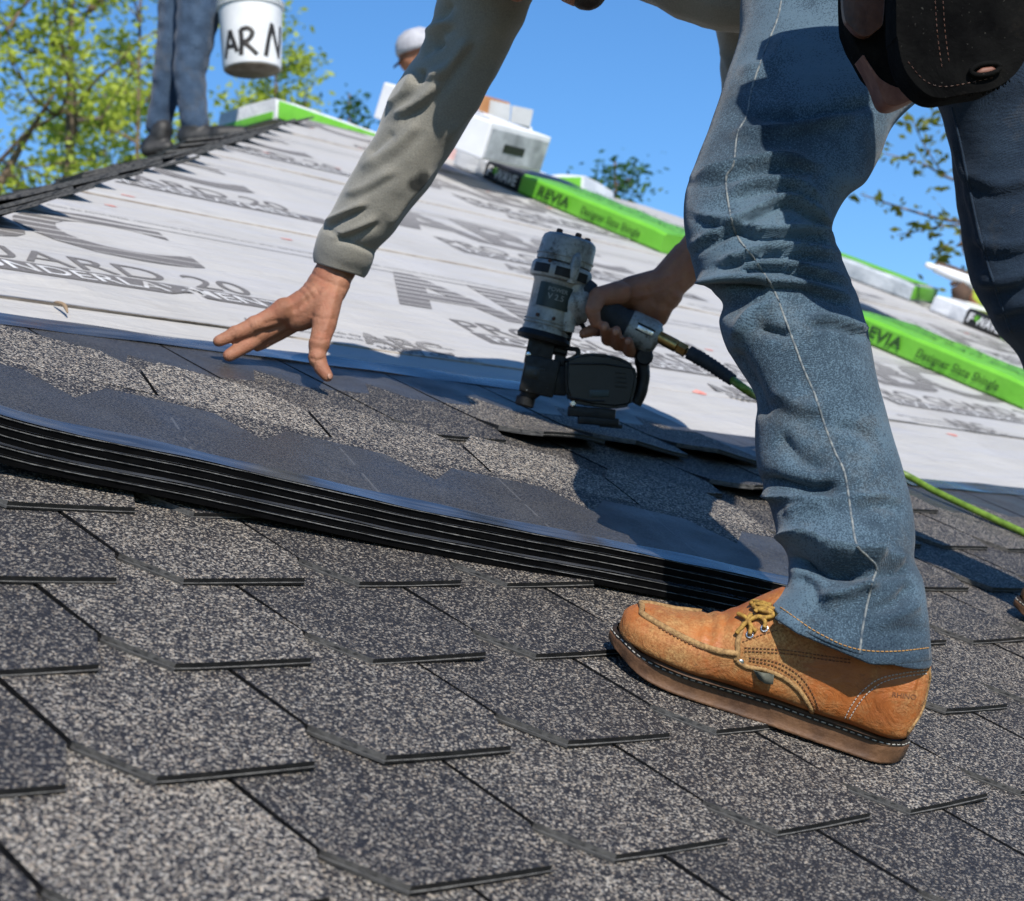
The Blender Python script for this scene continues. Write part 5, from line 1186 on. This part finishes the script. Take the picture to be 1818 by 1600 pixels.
M_PRINTK = noisy('black_print', (0.016, 0.05, 0.010), (0.03, 0.075, 0.016), 40, 0.5); M_PRINTW = noisy('white_print', (0.7, 0.7, 0.7), (0.78, 0.78, 0.78), 40, 0.5); M_PRINTG = noisy('green_print', (0.10, 0.36, 0.02), (0.14, 0.42, 0.03), 40, 0.5)
def bundle(px, py, ang, length, label, width=0.36, hgt=0.072, base=None, side='green', text=True, vis='yw'):
    """wrapped pack; origin at its near lower corner; local x runs away from that corner along the long side, y across, z up from the roof"""
    if base is None:
        q = on_roof(px, py, ZD); mw = ROOF @ Matrix.Translation((q.x, q.y, ZD+0.004)) @ Matrix.Rotation(R(ang), 4, 'Z')
    else: mw = base
    if vis == 'yw': mw = mw @ Matrix.Translation((0, -width, 0))
    root = empty('shingle_bundle', mw); tag(root, label, 'shingle bundle', 'wrapped shingle bundles on the roof')
    def seg(name, x0, x1, mat, grow=0.0):
        mb = MB(); n = 10; rings = []
        for i in range(n+1):
            x = x0 + (x1-x0)*i/n; e = min(i, n-i)/n; k = 0.0 if e > 0.05 else 0.004
            ring = []
            for y, z in ((0.004, 0), (0, 0.006), (0, hgt-0.012), (0.004, hgt-0.003), (0.012, hgt), (width*0.5, hgt+0.004), (width-0.012, hgt), (width, hgt-0.01), (width, 0.006), (width-0.004, 0)):
                w_ = 0.0022*math.sin(31*x+9*y+17*z); ring.append((x, y + math.copysign(grow, y-width/2) + (w_ if 0.01 < z < hgt else 0) + math.copysign(k, width/2-y), z + (grow if z > hgt/2 else 0) - (k if z > hgt/2 else 0) + w_*(z > hgt-0.001)))
            rings.append(ring)
        mb.loft(rings); return shade_auto(mb.build(name, mat, root, True), 32)
    def word(txt, size, x, z, mat, par, bold=0.012, sx=1.0):
        me = text_mesh(txt, size, bold, 0.12, sx, 0.0); me.materials.append(mat)
        o = put('lettering', me, par, Matrix(((-1, 0, 0, x), (0, 0, 1, width+0.0050), (0, 1, 0, z), (0, 0, 0, 1))) if vis == 'yw' else Matrix(((1, 0, 0, length-x), (0, 0, -1, -0.0050), (0, 1, 0, z), (0, 0, 0, 1)))); return o
    def word_top(txt, size, x, y, mat, par):
        me = text_mesh(txt, size, 0.01, 0, 1.1, 0.0); me.materials.append(mat); put('lettering', me, par, Matrix(((-1, 0, 0, x), (0, -1, 0, y), (0, 0, 1, hgt+0.0075), (0, 0, 0, 1))))
    if side == 'green':
        gsec = seg('green_wrapper', 0.0, length*0.66, M_GREEN); b_ = seg('black_label', length*0.66, length*0.84, M_BLKW); w_ = seg('film_end', length*0.84, length, M_FILMW)
        if text:
            word('REVIA', 0.052, length*0.57, 0.018, M_PRINTK, gsec, 0.02, 1.2); word('Designer Slate Shingle', 0.038, length*0.36, 0.02, M_PRINTK, gsec, 0.006, 0.86)
            word('F', 0.056, length*0.825, 0.016, M_PRINTW, b_, 0.02, 1.0); word('\u2022', 0.09, length*0.80, 0.01, M_PRINTG, b_, 0.02); word('WAVE', 0.054, length*0.785, 0.016, M_PRINTW, b_, 0.02, 0.78)
            for k_ in range(3): word_top('DESIGNER SLATE SHINGLE', 0.05, length*0.62, 0.05+0.1*k_, M_PRINTK, gsec)
    else:
        core = seg('film_wrap', 0.0, length, M_FILMW if side == 'white' else M_GREYW)
        if side == 'white':
            mb = MB(); mb.box((length*0.5, -0.001 if vis == 'y0' else width+0.001, hgt*0.45), (length*0.98, 0.006, hgt*0.8), None, 0, 0.002); g_ = mb.build('green_band', M_GREEN, root, True)
            word('DESIGNER SLATE SHINGLE', 0.035, length*0.62, 0.03, M_PRINTK, root, 0.0, 0.8)
            mb = MB(); mb.box((-0.001, width*0.5, hgt*0.2), (0.006, width*0.9, hgt*0.35), None, 0, 0.002); mb.build('green_end_band', M_GREEN, root, True)
        else:
            mb = MB(); mb.box((length*0.5, width*0.55, hgt+0.004), (length*0.96, width*0.5, 0.006), None, 0, 0.002); mb.build('green_top_band', M_GREEN, root, True)
            mb = MB(); mb.box((-0.002, width*0.5, hgt*0.5), (0.006, width*0.9, hgt*0.8), None, 0, 0.002); mb.build('green_end_band', M_GREEN, root, True)
    return root
bundle(1168, 449, 91, 1.08, 'green wrapped shingle bundle under the white carton near the ridge')
bundle(1812, 728, 90, 1.05, 'green wrapped shingle bundle lying right of the bent knee')
bundle(0, 0, 0, 0.95, 'white topped bundle with green side on the ridge left of the sleeve', 0.34, 0.085, base=Matrix.Translation(at(490, 211, 6.62)) @ Matrix.Rotation(R(2), 4, 'Z') @ Matrix.Rotation(R(3), 4, 'Y'), side='white', vis='y0')
bundle(0, 0, 0, 1.0, 'white bundle with green side on the ridge right of the carton', 0.36, 0.095, base=Matrix.Translation(at(1034, 349, 7.25)) @ Matrix.Rotation(R(110), 4, 'Z') @ Matrix.Rotation(R(-4), 4, 'Y'), side='white')
bundle(1612, 535, 104, 1.05, 'grey film wrapped bundle with green top right of the knee', side='grey')
q_ = on_roof(1776, 603, ZD); bundle(0, 0, 0, 1.05, 'far green bundle with black label between the worker legs', base=ROOF @ Matrix.Translation((q_.x, q_.y-0.69, ZD+0.004)) @ Matrix.Rotation(R(90), 4, 'Z'))
# cartons
M_CARD = noisy('brown_cardboard', (0.30, 0.13, 0.05), (0.40, 0.20, 0.09), 14, 0.85); M_CARDW = wrap_mat('white_printed_carton', (0.66, 0.66, 0.68), (0.74, 0.74, 0.75), 0.55, 0.1); M_CARDP = noisy('pale_grey_card', (0.36, 0.37, 0.38), (0.44, 0.45, 0.46), 10, 0.7); M_CARDG = noisy('grey_carton_print', (0.18, 0.19, 0.20), (0.46, 0.48, 0.5), 10, 0.6)
q = on_roof(868, 330, ZD); cm = ROOF @ Matrix.Translation((q.x, q.y, ZD + 0.105)) @ Matrix.Rotation(R(100), 4, 'Z')
ct = empty('carton', cm); tag(ct, 'white closed carton lying on the green bundle near the ridge', 'carton')
cl_, cw_, chh = 0.50, 0.37, 0.13
mb = MB(); mb.box((cl_/2-0.16, cw_/2-0.05, chh/2), (cl_, cw_, chh), None, 0, 0.006); mb.build('box', M_CARDW, ct, False)
mb = MB(); mb.box((-0.162, cw_/2-0.05, chh*0.46), (0.006, cw_*0.94, chh*0.8), None, 0, 0.001); mb.box((-0.165, cw_*0.42, chh*0.42), (0.004, cw_*0.34, chh*0.22), None, 1, 0.001); mb.build('printed_end', [M_CARDG, M_BLKW], ct, False)
mb = MB(); mb.box((0.1, 0.1, chh+0.002), (0.02, 0.12, 0.003)); mb.build('top_print', M_CARDG, ct, False)
mb = MB(); mb.box((-0.03, 0.22, chh+0.002), (0.07, 0.03, 0.003)); mb.build('top_print', M_CARDG, ct, False)
mb = MB(); mb.lathe([(0.014, 0), (0.014, 0.004), (0.002, 0.004)], (-0.09, -0.053, 0.05), (0, -1, 0), 16); mb.build('hand_hole', M_BLKW, ct, True)
ob = empty('open_carton', Matrix.Translation(at(895, 222, 6.75)) @ Matrix.Rotation(R(-46), 4, 'Z') @ Matrix.Rotation(R(15), 4, 'Y')); tag(ob, 'open carton with brown inside and pale flaps standing behind the white carton', 'carton')
OI = ob.matrix_world.inverted()
for nm, ol, dd_, th_, mt in (('pale_flap', [(868, 177), (907, 186), (905, 216), (862, 207)], 6.75, 0.006, M_CARDP), ('pale_flap', [(909, 187), (947, 195), (941, 226), (906, 217)], 6.77, 0.006, M_CARDP), ('brown_inside', [(846, 206), (856, 169), (871, 173), (866, 208)], 6.72, 0.006, M_CARD), ('brown_flap', [(856, 168), (905, 182), (905, 188), (858, 178)], 6.80, 0.006, M_CARD), ('box_base', [(838, 206), (944, 226), (950, 262), (832, 240)], 6.78, 0.22, M_CARDW)):
    V2, F2_ = slab(ol, dd_, th_, 0.001, 1); make(nm, V2, F2_, mt, ob, False, OI)

# ================================================================== OTHER WORKERS ON THE ROOF
M_SKIN2 = M_SKIN
M_SHOE = noisy('black_work_shoe', (0.010, 0.010, 0.011), (0.03, 0.03, 0.03), 30, 0.55)
M_WHITECAP = noisy('white_cap_cloth', (0.30, 0.30, 0.33), (0.42, 0.42, 0.45), 30, 0.9); M_PINK = noisy('faded_pink_shirt', (0.42, 0.27, 0.27), (0.5, 0.34, 0.33), 20, 0.9)
M_GREYSH = noisy('grey_work_shirt', (0.16, 0.17, 0.19), (0.24, 0.25, 0.27), 20, 0.9); M_NEON = noisy('neon_yellow_vest', (0.42, 0.55, 0.05), (0.55, 0.66, 0.10), 20, 0.8); M_BROWNC = noisy('brown_work_trousers', (0.06, 0.035, 0.025), (0.10, 0.06, 0.04), 20, 0.9); M_STRAWHAT = noisy('brown_felt_hat', (0.17, 0.09, 0.05), (0.26, 0.15, 0.085), 30, 0.9)
def figure(label, base, skin, cloth, extra=()):
    """person: skin = capsules of the whole body; cloth = [(name, capsules, material)] worn over it"""
    root = empty('person', Matrix.Translation(base)); tag(root, label, 'person'); I = root.matrix_world.inverted()
    me = capsules_mesh('body', skin, 0.007, 5); me.materials.append(M_SKIN); put('body', me, root, I); out = {}
    for name, cp, mat, vox in cloth:
        m = capsules_mesh(name, cp, vox, 5); m.materials.append(mat)
        if name in ('jeans', 'trousers', 'shirt'):
            rs = np.random.default_rng(len(cp)); n = len(m.vertices); co = np.empty(n*3); m.vertices.foreach_get('co', co); co = co.reshape(-1, 3); no = np.empty(n*3); m.vertex_normals.foreach_get('vector', no); no = no.reshape(-1, 3); d = np.zeros(n)
            for _ in range(10):
                k = rs.normal(size=3); k /= np.linalg.norm(k); d += np.sin(co@k*(2*math.pi/rs.uniform(0.035, 0.12)) + rs.uniform(0, 6))
            co += no*(d*0.0007)[:, None]; m.vertices.foreach_set('co', co.ravel())
        out[name] = put(name, m, root, I)
    return root, I, out
D1 = 6.35
def c1(x0, y0, r0, x1, y1, r1, d0=0.0, d1=None): return pc(x0, y0, D1+d0, r0, x1, y1, D1+(d0 if d1 is None else d1), r1)
skin1 = [c1(340, -120, 38, 308, 100, 18, 0.06), c1(308, 100, 18, 284, 240, 12, 0.06), c1(284, 240, 12, 272, 258, 9, 0.05), c1(365, -120, 38, 340, 110, 18, -0.05), c1(340, 110, 18, 346, 232, 13, -0.05), c1(346, 232, 12, 395, 240, 9, -0.05),
         c1(350, -120, 60, 358, -330, 62), c1(358, -330, 62, 360, -360, 55), c1(300, -345, 32, 425, -345, 32), c1(425, -345, 28, 442, -190, 22), c1(442, -190, 22, 449, -60, 16), c1(449, -60, 15, 449, -38, 12), c1(300, -345, 28, 275, -190, 22), c1(275, -190, 22, 270, -60, 16), c1(270, -60, 15, 268, -30, 12), c1(362, -360, 24, 366, -430, 24), c1(368, -455, 40, 372, -490, 42)]
for k_ in range(4): skin1.append(c1(443+4*k_, -40, 5, 442+4*k_, -24, 4.5, -0.03))
jean1 = [c1(338, -110, 52, 312, 60, 33, 0.06), c1(312, 60, 33, 296, 150, 27, 0.06), c1(296, 150, 26, 281, 222, 23, 0.06), c1(366, -110, 54, 350, 40, 38, -0.05), c1(350, 40, 38, 336, 130, 29, -0.05), c1(336, 130, 29, 345, 216, 26, -0.05), c1(350, -130, 64, 352, -100, 64)]
shirt1 = [c1(350, -140, 66, 358, -335, 68), c1(300, -345, 38, 425, -345, 38), c1(425, -345, 33, 440, -240, 28), c1(300, -345, 33, 280, -240, 28)]
w1, I1, parts1 = figure('person in faded blue jeans and black shoes standing on the hip with a bucket', at(320, 262, D1), skin1, [('jeans', jean1, M_DENIMB, 0.006), ('shirt', shirt1, M_GREYSH, 0.012)])
for cps in ([c1(264, 262, 16, 284, 246, 20, 0.04), c1(284, 246, 20, 288, 230, 20, 0.04), c1(262, 266, 13, 298, 262, 13, 0.02)], [c1(335, 242, 21, 347, 226, 23, -0.05), c1(335, 246, 18, 390, 240, 18, -0.06), c1(390, 240, 18, 430, 235, 12, -0.08)]):
    me = capsules_mesh('shoe', cps, 0.006, 4); me.materials.append(M_SHOE); put('shoe', me, w1, I1)
hm_ = capsules_mesh('hair', [c1(372, -475, 44, 374, -500, 42, 0.03)], 0.01, 3); hm_.materials.append(M_HAIR); put('hair', hm_, w1, I1)
# paint bucket
D_B = 6.22; BS = D_B/FPX; bk = empty('bucket', Matrix.Translation(at(448, 126, D_B))); BI = bk.matrix_world.inverted()
tag(bk, 'white plastic bucket with black painted letters carried over the ridge', 'bucket')
M_BUCKET = noisy('scuffed_white_plastic', (0.56, 0.57, 0.58), (0.70, 0.70, 0.70), 9, 0.4, rvar=0.1); M_BUCKETB = noisy('stained_bucket_bottom', (0.20, 0.16, 0.12), (0.36, 0.31, 0.26), 20, 0.7)
tl = Matrix.Rotation(R(-2.5), 3, C_FWD); bax = tl @ Vector((0, 0, 1)); 
mb = MB(); mb.lathe([(48*BS, 0), (51*BS, 2*BS), (52*BS, 8*BS), (56.5*BS, 108*BS), (57*BS, 112*BS), (57*BS, 124*BS), (54*BS, 124*BS), (53*BS, 116*BS), (49*BS, 10*BS)], (0, 0, 0), bax, 48); bbody = shade_auto(mb.build('pail', M_BUCKET, bk, True), 40)
bw = [v + bk.location for v in mb.v]; BB = bvh_of(bw, mb.f)
for h_ in (112, 119):
    mb = MB(); mb.lathe([(57*BS, (h_-2.2)*BS), (60*BS, (h_-1.5)*BS), (60.5*BS, h_*BS), (60*BS, (h_+1.5)*BS), (57*BS, (h_+2.2)*BS)], (0, 0, 0), bax, 48); mb.build('rim', M_BUCKET, bbody, True)
mb = MB(); mb.lathe([(2*BS, -0.8*BS), (47*BS, -0.6*BS), (49*BS, 0.4*BS)], (0, 0, 0), bax, 40); mb.build('pail_bottom', M_BUCKETB, bk, True)
mb = MB(); mb.tube(spline([bax*116*BS + C_RGT*59*BS, bax*150*BS + C_RGT*40*BS, bax*158*BS, bax*150*BS - C_RGT*40*BS, bax*116*BS - C_RGT*59*BS], 8), 0.003, 8); mb.build('bail_handle', M_STEEL, bk, True)
M_PAINTK = noisy('black_paint', (0.008, 0.007, 0.006), (0.03, 0.024, 0.02), 50, 0.5)
strokes = [[(401, 104), (404, 80), (408, 54)], [(408, 54), (414, 72), (421, 92)], [(402, 84), (415, 82)], [(428, 98), (429, 74), (427, 52)], [(427, 53), (440, 50), (448, 58), (442, 70), (430, 76)], [(434, 76), (446, 86), (457, 97)], [(472, 100), (477, 70), (483, 42)], [(483, 44), (488, 70), (494, 98)], [(494, 104), (496, 78), (497, 48)]]
for st_ in strokes:
    mb = MB(); pth = surf_path(st_, BB, 0.0004, 7)
    if len(pth) > 2: ribbon_on(mb, pth, 0.0085, 0.0008); mb.v = [BI @ v for v in mb.v]; mb.build('painted_lettering', M_PAINTK, bk, True)

# worker behind the ridge with a white cap
D2 = 7.1
def c2(x0, y0, r0, x1, y1, r1, d=0.0): return pc(x0, y0, D2+d, r0, x1, y1, D2+d, r1)
skin2 = [c2(742, 92, 34, 734, 104, 28), c2(760, 120, 20, 768, 150, 22), c2(770, 165, 42, 778, 330, 44), c2(778, 330, 48, 780, 420, 48), c2(738, 175, 22, 735, 260, 18), c2(735, 260, 17, 745, 330, 14), c2(800, 175, 22, 805, 260, 18), c2(805, 260, 17, 790, 330, 14), c2(770, 420, 38, 765, 560, 26), c2(765, 560, 25, 770, 700, 18), c2(795, 420, 38, 800, 560, 26), c2(800, 560, 25, 802, 700, 18)]
w2, I2, _ = figure('person in a pale cap half hidden behind the reaching sleeve', at(785, 720, D2), skin2, [('shirt', [c2(766, 175, 52, 778, 340, 56), c2(740, 180, 26, 737, 250, 24), c2(798, 180, 26, 804, 250, 24)], M_PINK, 0.012), ('trousers', [c2(778, 380, 55, 780, 430, 58), c2(772, 430, 42, 766, 690, 26), c2(795, 430, 42, 801, 690, 26)], M_BROWNC, 0.014)])
mb = MB(); cpc = at(741, 84, D2); s2 = D2/FPX
up2 = (C_UP*0.92 - C_RGT*0.25 - C_FWD*0.1).normalized(); mb.lathe([(40*s2, -6*s2), (40*s2, 2*s2), (37*s2, 14*s2), (29*s2, 25*s2), (16*s2, 32*s2), (2*s2, 34*s2)], cpc, up2, 28); mb.v = [I2 @ v for v in mb.v]; mb.build('cap', M_WHITECAP, w2, True)
mb = MB(); bd = (-C_RGT*0.85 - C_UP*0.5).normalized(); sdv = bd.cross(up2).normalized(); rings = []
for i in range(6):
    k_ = i/5; c0 = cpc + bd*(26 + 26*k_)*s2 - up2*(4+6*k_)*s2; hw2 = (32 - 16*k_**2)*s2; rings.append([c0 - sdv*hw2, c0 - up2*2*s2, c0 + sdv*hw2, c0 + up2*2.5*s2])
mb.loft(rings); mb.v = [I2 @ v for v in mb.v]; mb.build('cap_brim', noisy('dark_brim', (0.03, 0.025, 0.022), (0.06, 0.05, 0.045), 20, 0.8), w2, True)

# worker on the far right hip with a felt hat and neon vest
D3 = 7.7
def c3(x0, y0, r0, x1, y1, r1, d=0.0): return pc(x0, y0, D3+d, r0, x1, y1, D3+d, r1)
skin3 = [c3(1738, 425, 30, 1732, 438, 25), c3(1748, 450, 16, 1756, 470, 18), c3(1765, 485, 40, 1800, 580, 46), c3(1800, 590, 46, 1806, 610, 46), c3(1735, 480, 18, 1735, 540, 15), c3(1735, 540, 15, 1722, 512, 12), c3(1790, 480, 18, 1800, 540, 15), c3(1800, 540, 14, 1760, 530, 12), c3(1790, 610, 32, 1750, 590, 26), c3(1750, 590, 24, 1768, 645, 18), c3(1815, 610, 32, 1780, 600, 26), c3(1780, 600, 24, 1800, 650, 18)]
w3, I3, _ = figure('person in a brown hat and neon vest crouching behind the far leg', at(1790, 655, D3), skin3, [('shirt', [c3(1764, 482, 46, 1800, 575, 52), c3(1737, 482, 22, 1737, 530, 19)], M_NEON, 0.012), ('trousers', [c3(1800, 590, 52, 1806, 612, 52), c3(1790, 612, 36, 1752, 595, 30), c3(1752, 595, 28, 1768, 640, 22), c3(1815, 612, 36, 1782, 604, 30), c3(1782, 604, 28, 1800, 645, 22)], M_BROWNC, 0.014)])
s3 = D3/FPX; mb = MB(); mb.lathe([(36*s3, -3*s3), (44*s3, 0), (36*s3, 3*s3), (31*s3, 6*s3), (28*s3, 26*s3), (20*s3, 31*s3), (2*s3, 31*s3)], at(1738, 424, D3), (C_UP*0.95-C_RGT*0.3).normalized(), 24); mb.v = [I3 @ v for v in mb.v]; mb.build('felt_hat', M_STRAWHAT, w3, True)
tool = empty('framing_tool', Matrix.Translation(at(1705, 500, D3-0.1))); TI = tool.matrix_world.inverted(); tag(tool, 'pale power tool with red spot and white tip held by the crouching person', 'power tool')
DT = D3-0.12
def tp(name, pts_, rad, mat, flat=1.0):
    m = MB(); m.tube([at(x, y, DT) for x, y in pts_], [r_*DT/FPX for r_ in rad], 14, flat=flat); m.v = [TI @ v for v in m.v]; return m.build(name, mat, tool, True)
tp('white_tip', [(1643, 469), (1650, 472), (1664, 477)], [4, 5.5, 5], M_PRINTW); tp('barrel', [(1660, 476), (1690, 488), (1730, 504)], [8, 10, 12], M_CARDW); tp('top_rail', [(1662, 468), (1690, 476), (1722, 488)], [4, 4.5, 4.5], M_BROWNC); tp('red_switch', [(1672, 483), (1680, 486)], [6.5, 6.5], M_RED); tp('tool_body', [(1700, 506), (1708, 520), (1704, 534)], [13, 19, 12], M_BROWNC); tp('trigger', [(1700, 500), (1688, 506)], [5, 4], M_BROWNC)

# ================================================================== TREES
M_BARK = noisy('grey_brown_bark', (0.09, 0.065, 0.04), (0.19, 0.14, 0.09), 9, 0.9, fine=30, bump=0.8, bdist=0.02)
def leaf_material(name, c0, c1):
    t = NT(name); g_ = t.n('NewGeometry'); col = t.ramp(g_.outputs['Random Per Island'], [(0.0, c0), (1.0, c1)])
    t.set(color=col, rough=0.5, spec=0.3); tr_ = t.n('BsdfTranslucent'); t.l(col, tr_.inputs[0]); mx = t.n('MixShader'); mx.inputs[0].default_value = 0.45
    out = [n for n in t.t.nodes if n.bl_idname == 'ShaderNodeOutputMaterial'][0]; t.l(t.b.outputs[0], mx.inputs[1]); t.l(tr_.outputs[0], mx.inputs[2]); t.l(mx.outputs[0], out.inputs[0]); return t.mat
M_LEAF = leaf_material('spring_leaf', (0.26, 0.34, 0.025), (0.50, 0.58, 0.09)); M_LEAF2 = leaf_material('dark_leaf', (0.09, 0.115, 0.012), (0.24, 0.26, 0.035)); M_LEAF3 = leaf_material('bluish_leaf', (0.03, 0.09, 0.02), (0.07, 0.16, 0.03))
def leaves_at(vs, fs, p, n, spread, size, r):
    for _ in range(n):
        c = p + Vector((r.gauss(0, spread), r.gauss(0, spread), r.gauss(0, spread*0.8))); a = Vector((r.gauss(0, 1), r.gauss(0, 1), r.gauss(0, 0.6))).normalized(); b = a.cross(Vector((r.gauss(0, 1), r.gauss(0, 1), r.gauss(0, 1)))).normalized(); s = size*r.uniform(0.6, 1.3)
        k = len(vs); vs += [c - a*s, c + b*s*0.45 - a*s*0.1, c + a*s, c - b*s*0.45 - a*s*0.1]; fs.append((k, k+1, k+2, k+3))
def tree(label, px, d, top_py, seed, crown=1.8, leafmat=None, leaf=0.045, dens=5, z_low=None, lean=0.0, tr=0.09, nb=16, explicit=(), group='trees around the house'):
    r = random.Random(seed); b0 = at(px, 300, d); base = Vector((b0.x, b0.y, G)); ztop = at(px, top_py, d).z; H = ztop - G
    root = empty('tree', Matrix.Translation(base)); tag(root, label, 'tree', group); I = root.matrix_world.inverted()
    wood = MB(); vs, fs = [], []
    tp_ = [base + Vector((0.10*math.sin(3*k/8.0+seed)*k/8 + lean*C_RGT.x*k/8, 0.10*math.cos(2*k/8.0+seed)*k/8 + lean*C_RGT.y*k/8, H*k/8)) for k in range(9)]
    trunk = spline(tp_, 4); wood.tube(trunk, [tr*(1-0.9*i/(len(trunk)-1))+0.006 for i in range(len(trunk))], 10)
    zl = z_low if z_low is not None else H*0.35
    def limb_(p, dirv, ln, rad, lvl):
        pts_ = [p]; dv = dirv.normalized()
        for k in range(5): dv = (dv + Vector((r.gauss(0, 0.17), r.gauss(0, 0.17), r.gauss(0.05, 0.14)))).normalized(); pts_.append(pts_[-1] + dv*ln/5)
        wood.tube(pts_, [rad*(1-0.8*i/5)+0.0015 for i in range(6)], 6)
        if lvl >= 1:
            for q in pts_[2:]: leaves_at(vs, fs, q, dens, 0.10, leaf, r)
        if lvl < 2:
            for k in range(4 if lvl == 0 else 3):
                q = pts_[r.randint(1, 5)]; nd = (dv + Vector((r.gauss(0, 0.8), r.gauss(0, 0.8), r.gauss(0.1, 0.5)))).normalized(); limb_(q, nd, ln*r.uniform(0.4, 0.65), rad*0.5, lvl+1)
        elif True: leaves_at(vs, fs, pts_[-1], dens, 0.12, leaf, r)
    for k in range(nb):
        f_ = zl/H + (1-zl/H)*((k+0.5)/nb)**0.9; q = trunk[min(int(f_*(len(trunk)-1)), len(trunk)-1)]; a_ = k*2.4 + r.uniform(-0.5, 0.5)
        ln = crown*(1.05-0.75*(f_-zl/H)/(1-zl/H+1e-6))*r.uniform(0.7, 1.15); limb_(q, Vector((math.cos(a_), math.sin(a_), r.uniform(0.25, 0.9))), ln, tr*0.26, 0)
    for pts_, rad, sp_, nl in explicit:
        P_ = [at(x, y, dd) for x, y, dd in pts_]; pp = spline(P_, 6); wood.tube(pp, [rad*(1-0.75*i/(len(pp)-1)) for i in range(len(pp))], 6)
        for q in pp[int(len(pp)*0.3):]: leaves_at(vs, fs, q, nl, sp_, leaf, r)
    wood.v = [I @ v for v in wood.v]; wood.build('trunk', M_BARK, root, True)
    o = make('crown', [I @ v for v in vs], fs, leafmat or M_LEAF, root, False); o['kind'] = 'stuff'; return root
G1 = 'trees behind the roof'
tree('tall pale green tree with a straight trunk left of the standing person', 132, 14.0, -420, 3, 1.6, dens=5, leaf=0.042, z_low=5.2, tr=0.08, nb=16, group=G1)
tree('leaning thin tree at the left edge of the picture', -70, 13.0, -350, 8, 1.7, dens=5, leaf=0.042, z_low=5.0, tr=0.09, nb=13, group=G1, explicit=[([(-10, 345, 12.6), (40, 255, 12.6), (75, 200, 12.5), (112, 140, 12.5)], 0.035, 0.12, 3)])
tree('bushy pale tree between the standing person and the left edge', 235, 17.0, -60, 12, 1.5, dens=4, leaf=0.042, z_low=5.8, tr=0.06, nb=14, group=G1)
tree('twiggy young tree right of the bucket', 495, 16.0, 92, 21, 0.9, dens=4, leaf=0.04, z_low=6.6, tr=0.05, nb=14, group=G1)
tree('low leafy tree behind the hip left of the shoes', 190, 19.0, 170, 33, 1.4, dens=4, leaf=0.055, z_low=5.8, tr=0.06, nb=12, group=G1)
tree('slim tree top rising just behind the sleeve', 627, 15.0, 162, 41, 0.17, M_LEAF3, dens=2, leaf=0.035, z_low=7.0, tr=0.03, nb=6, group=G1)
tree('slim tree top between the carton and the knee', 1092, 13.0, 296, 52, 0.17, M_LEAF3, dens=2, leaf=0.03, z_low=7.2, tr=0.03, nb=4, group=G1)
ex = [([(1800, 395, 9.0), (1690, 392, 9.0), (1610, 372, 9.0), (1528, 345, 9.0)], 0.012, 0.045, 3), ([(1800, 345, 9.0), (1690, 318, 9.0), (1640, 292, 9.0), (1568, 272, 9.0)], 0.010, 0.045, 3), ([(1800, 400, 8.8), (1690, 400, 8.8), (1640, 408, 8.8), (1592, 418, 8.8)], 0.008, 0.03, 2), ([(1668, 300, 9.0), (1645, 265, 9.0), (1628, 232, 9.0), (1618, 210, 9.0)], 0.005, 0.035, 2), ([(1690, 430, 9.0), (1670, 445, 9.0), (1666, 470, 9.0)], 0.004, 0.025, 3)]
tree('tree with thin dark leafed branches reaching in between the worker legs', 2040, 9.0, -400, 60, 1.3, M_LEAF2, dens=4, leaf=0.034, z_low=4.5, tr=0.09, nb=14, explicit=ex, group=G1)
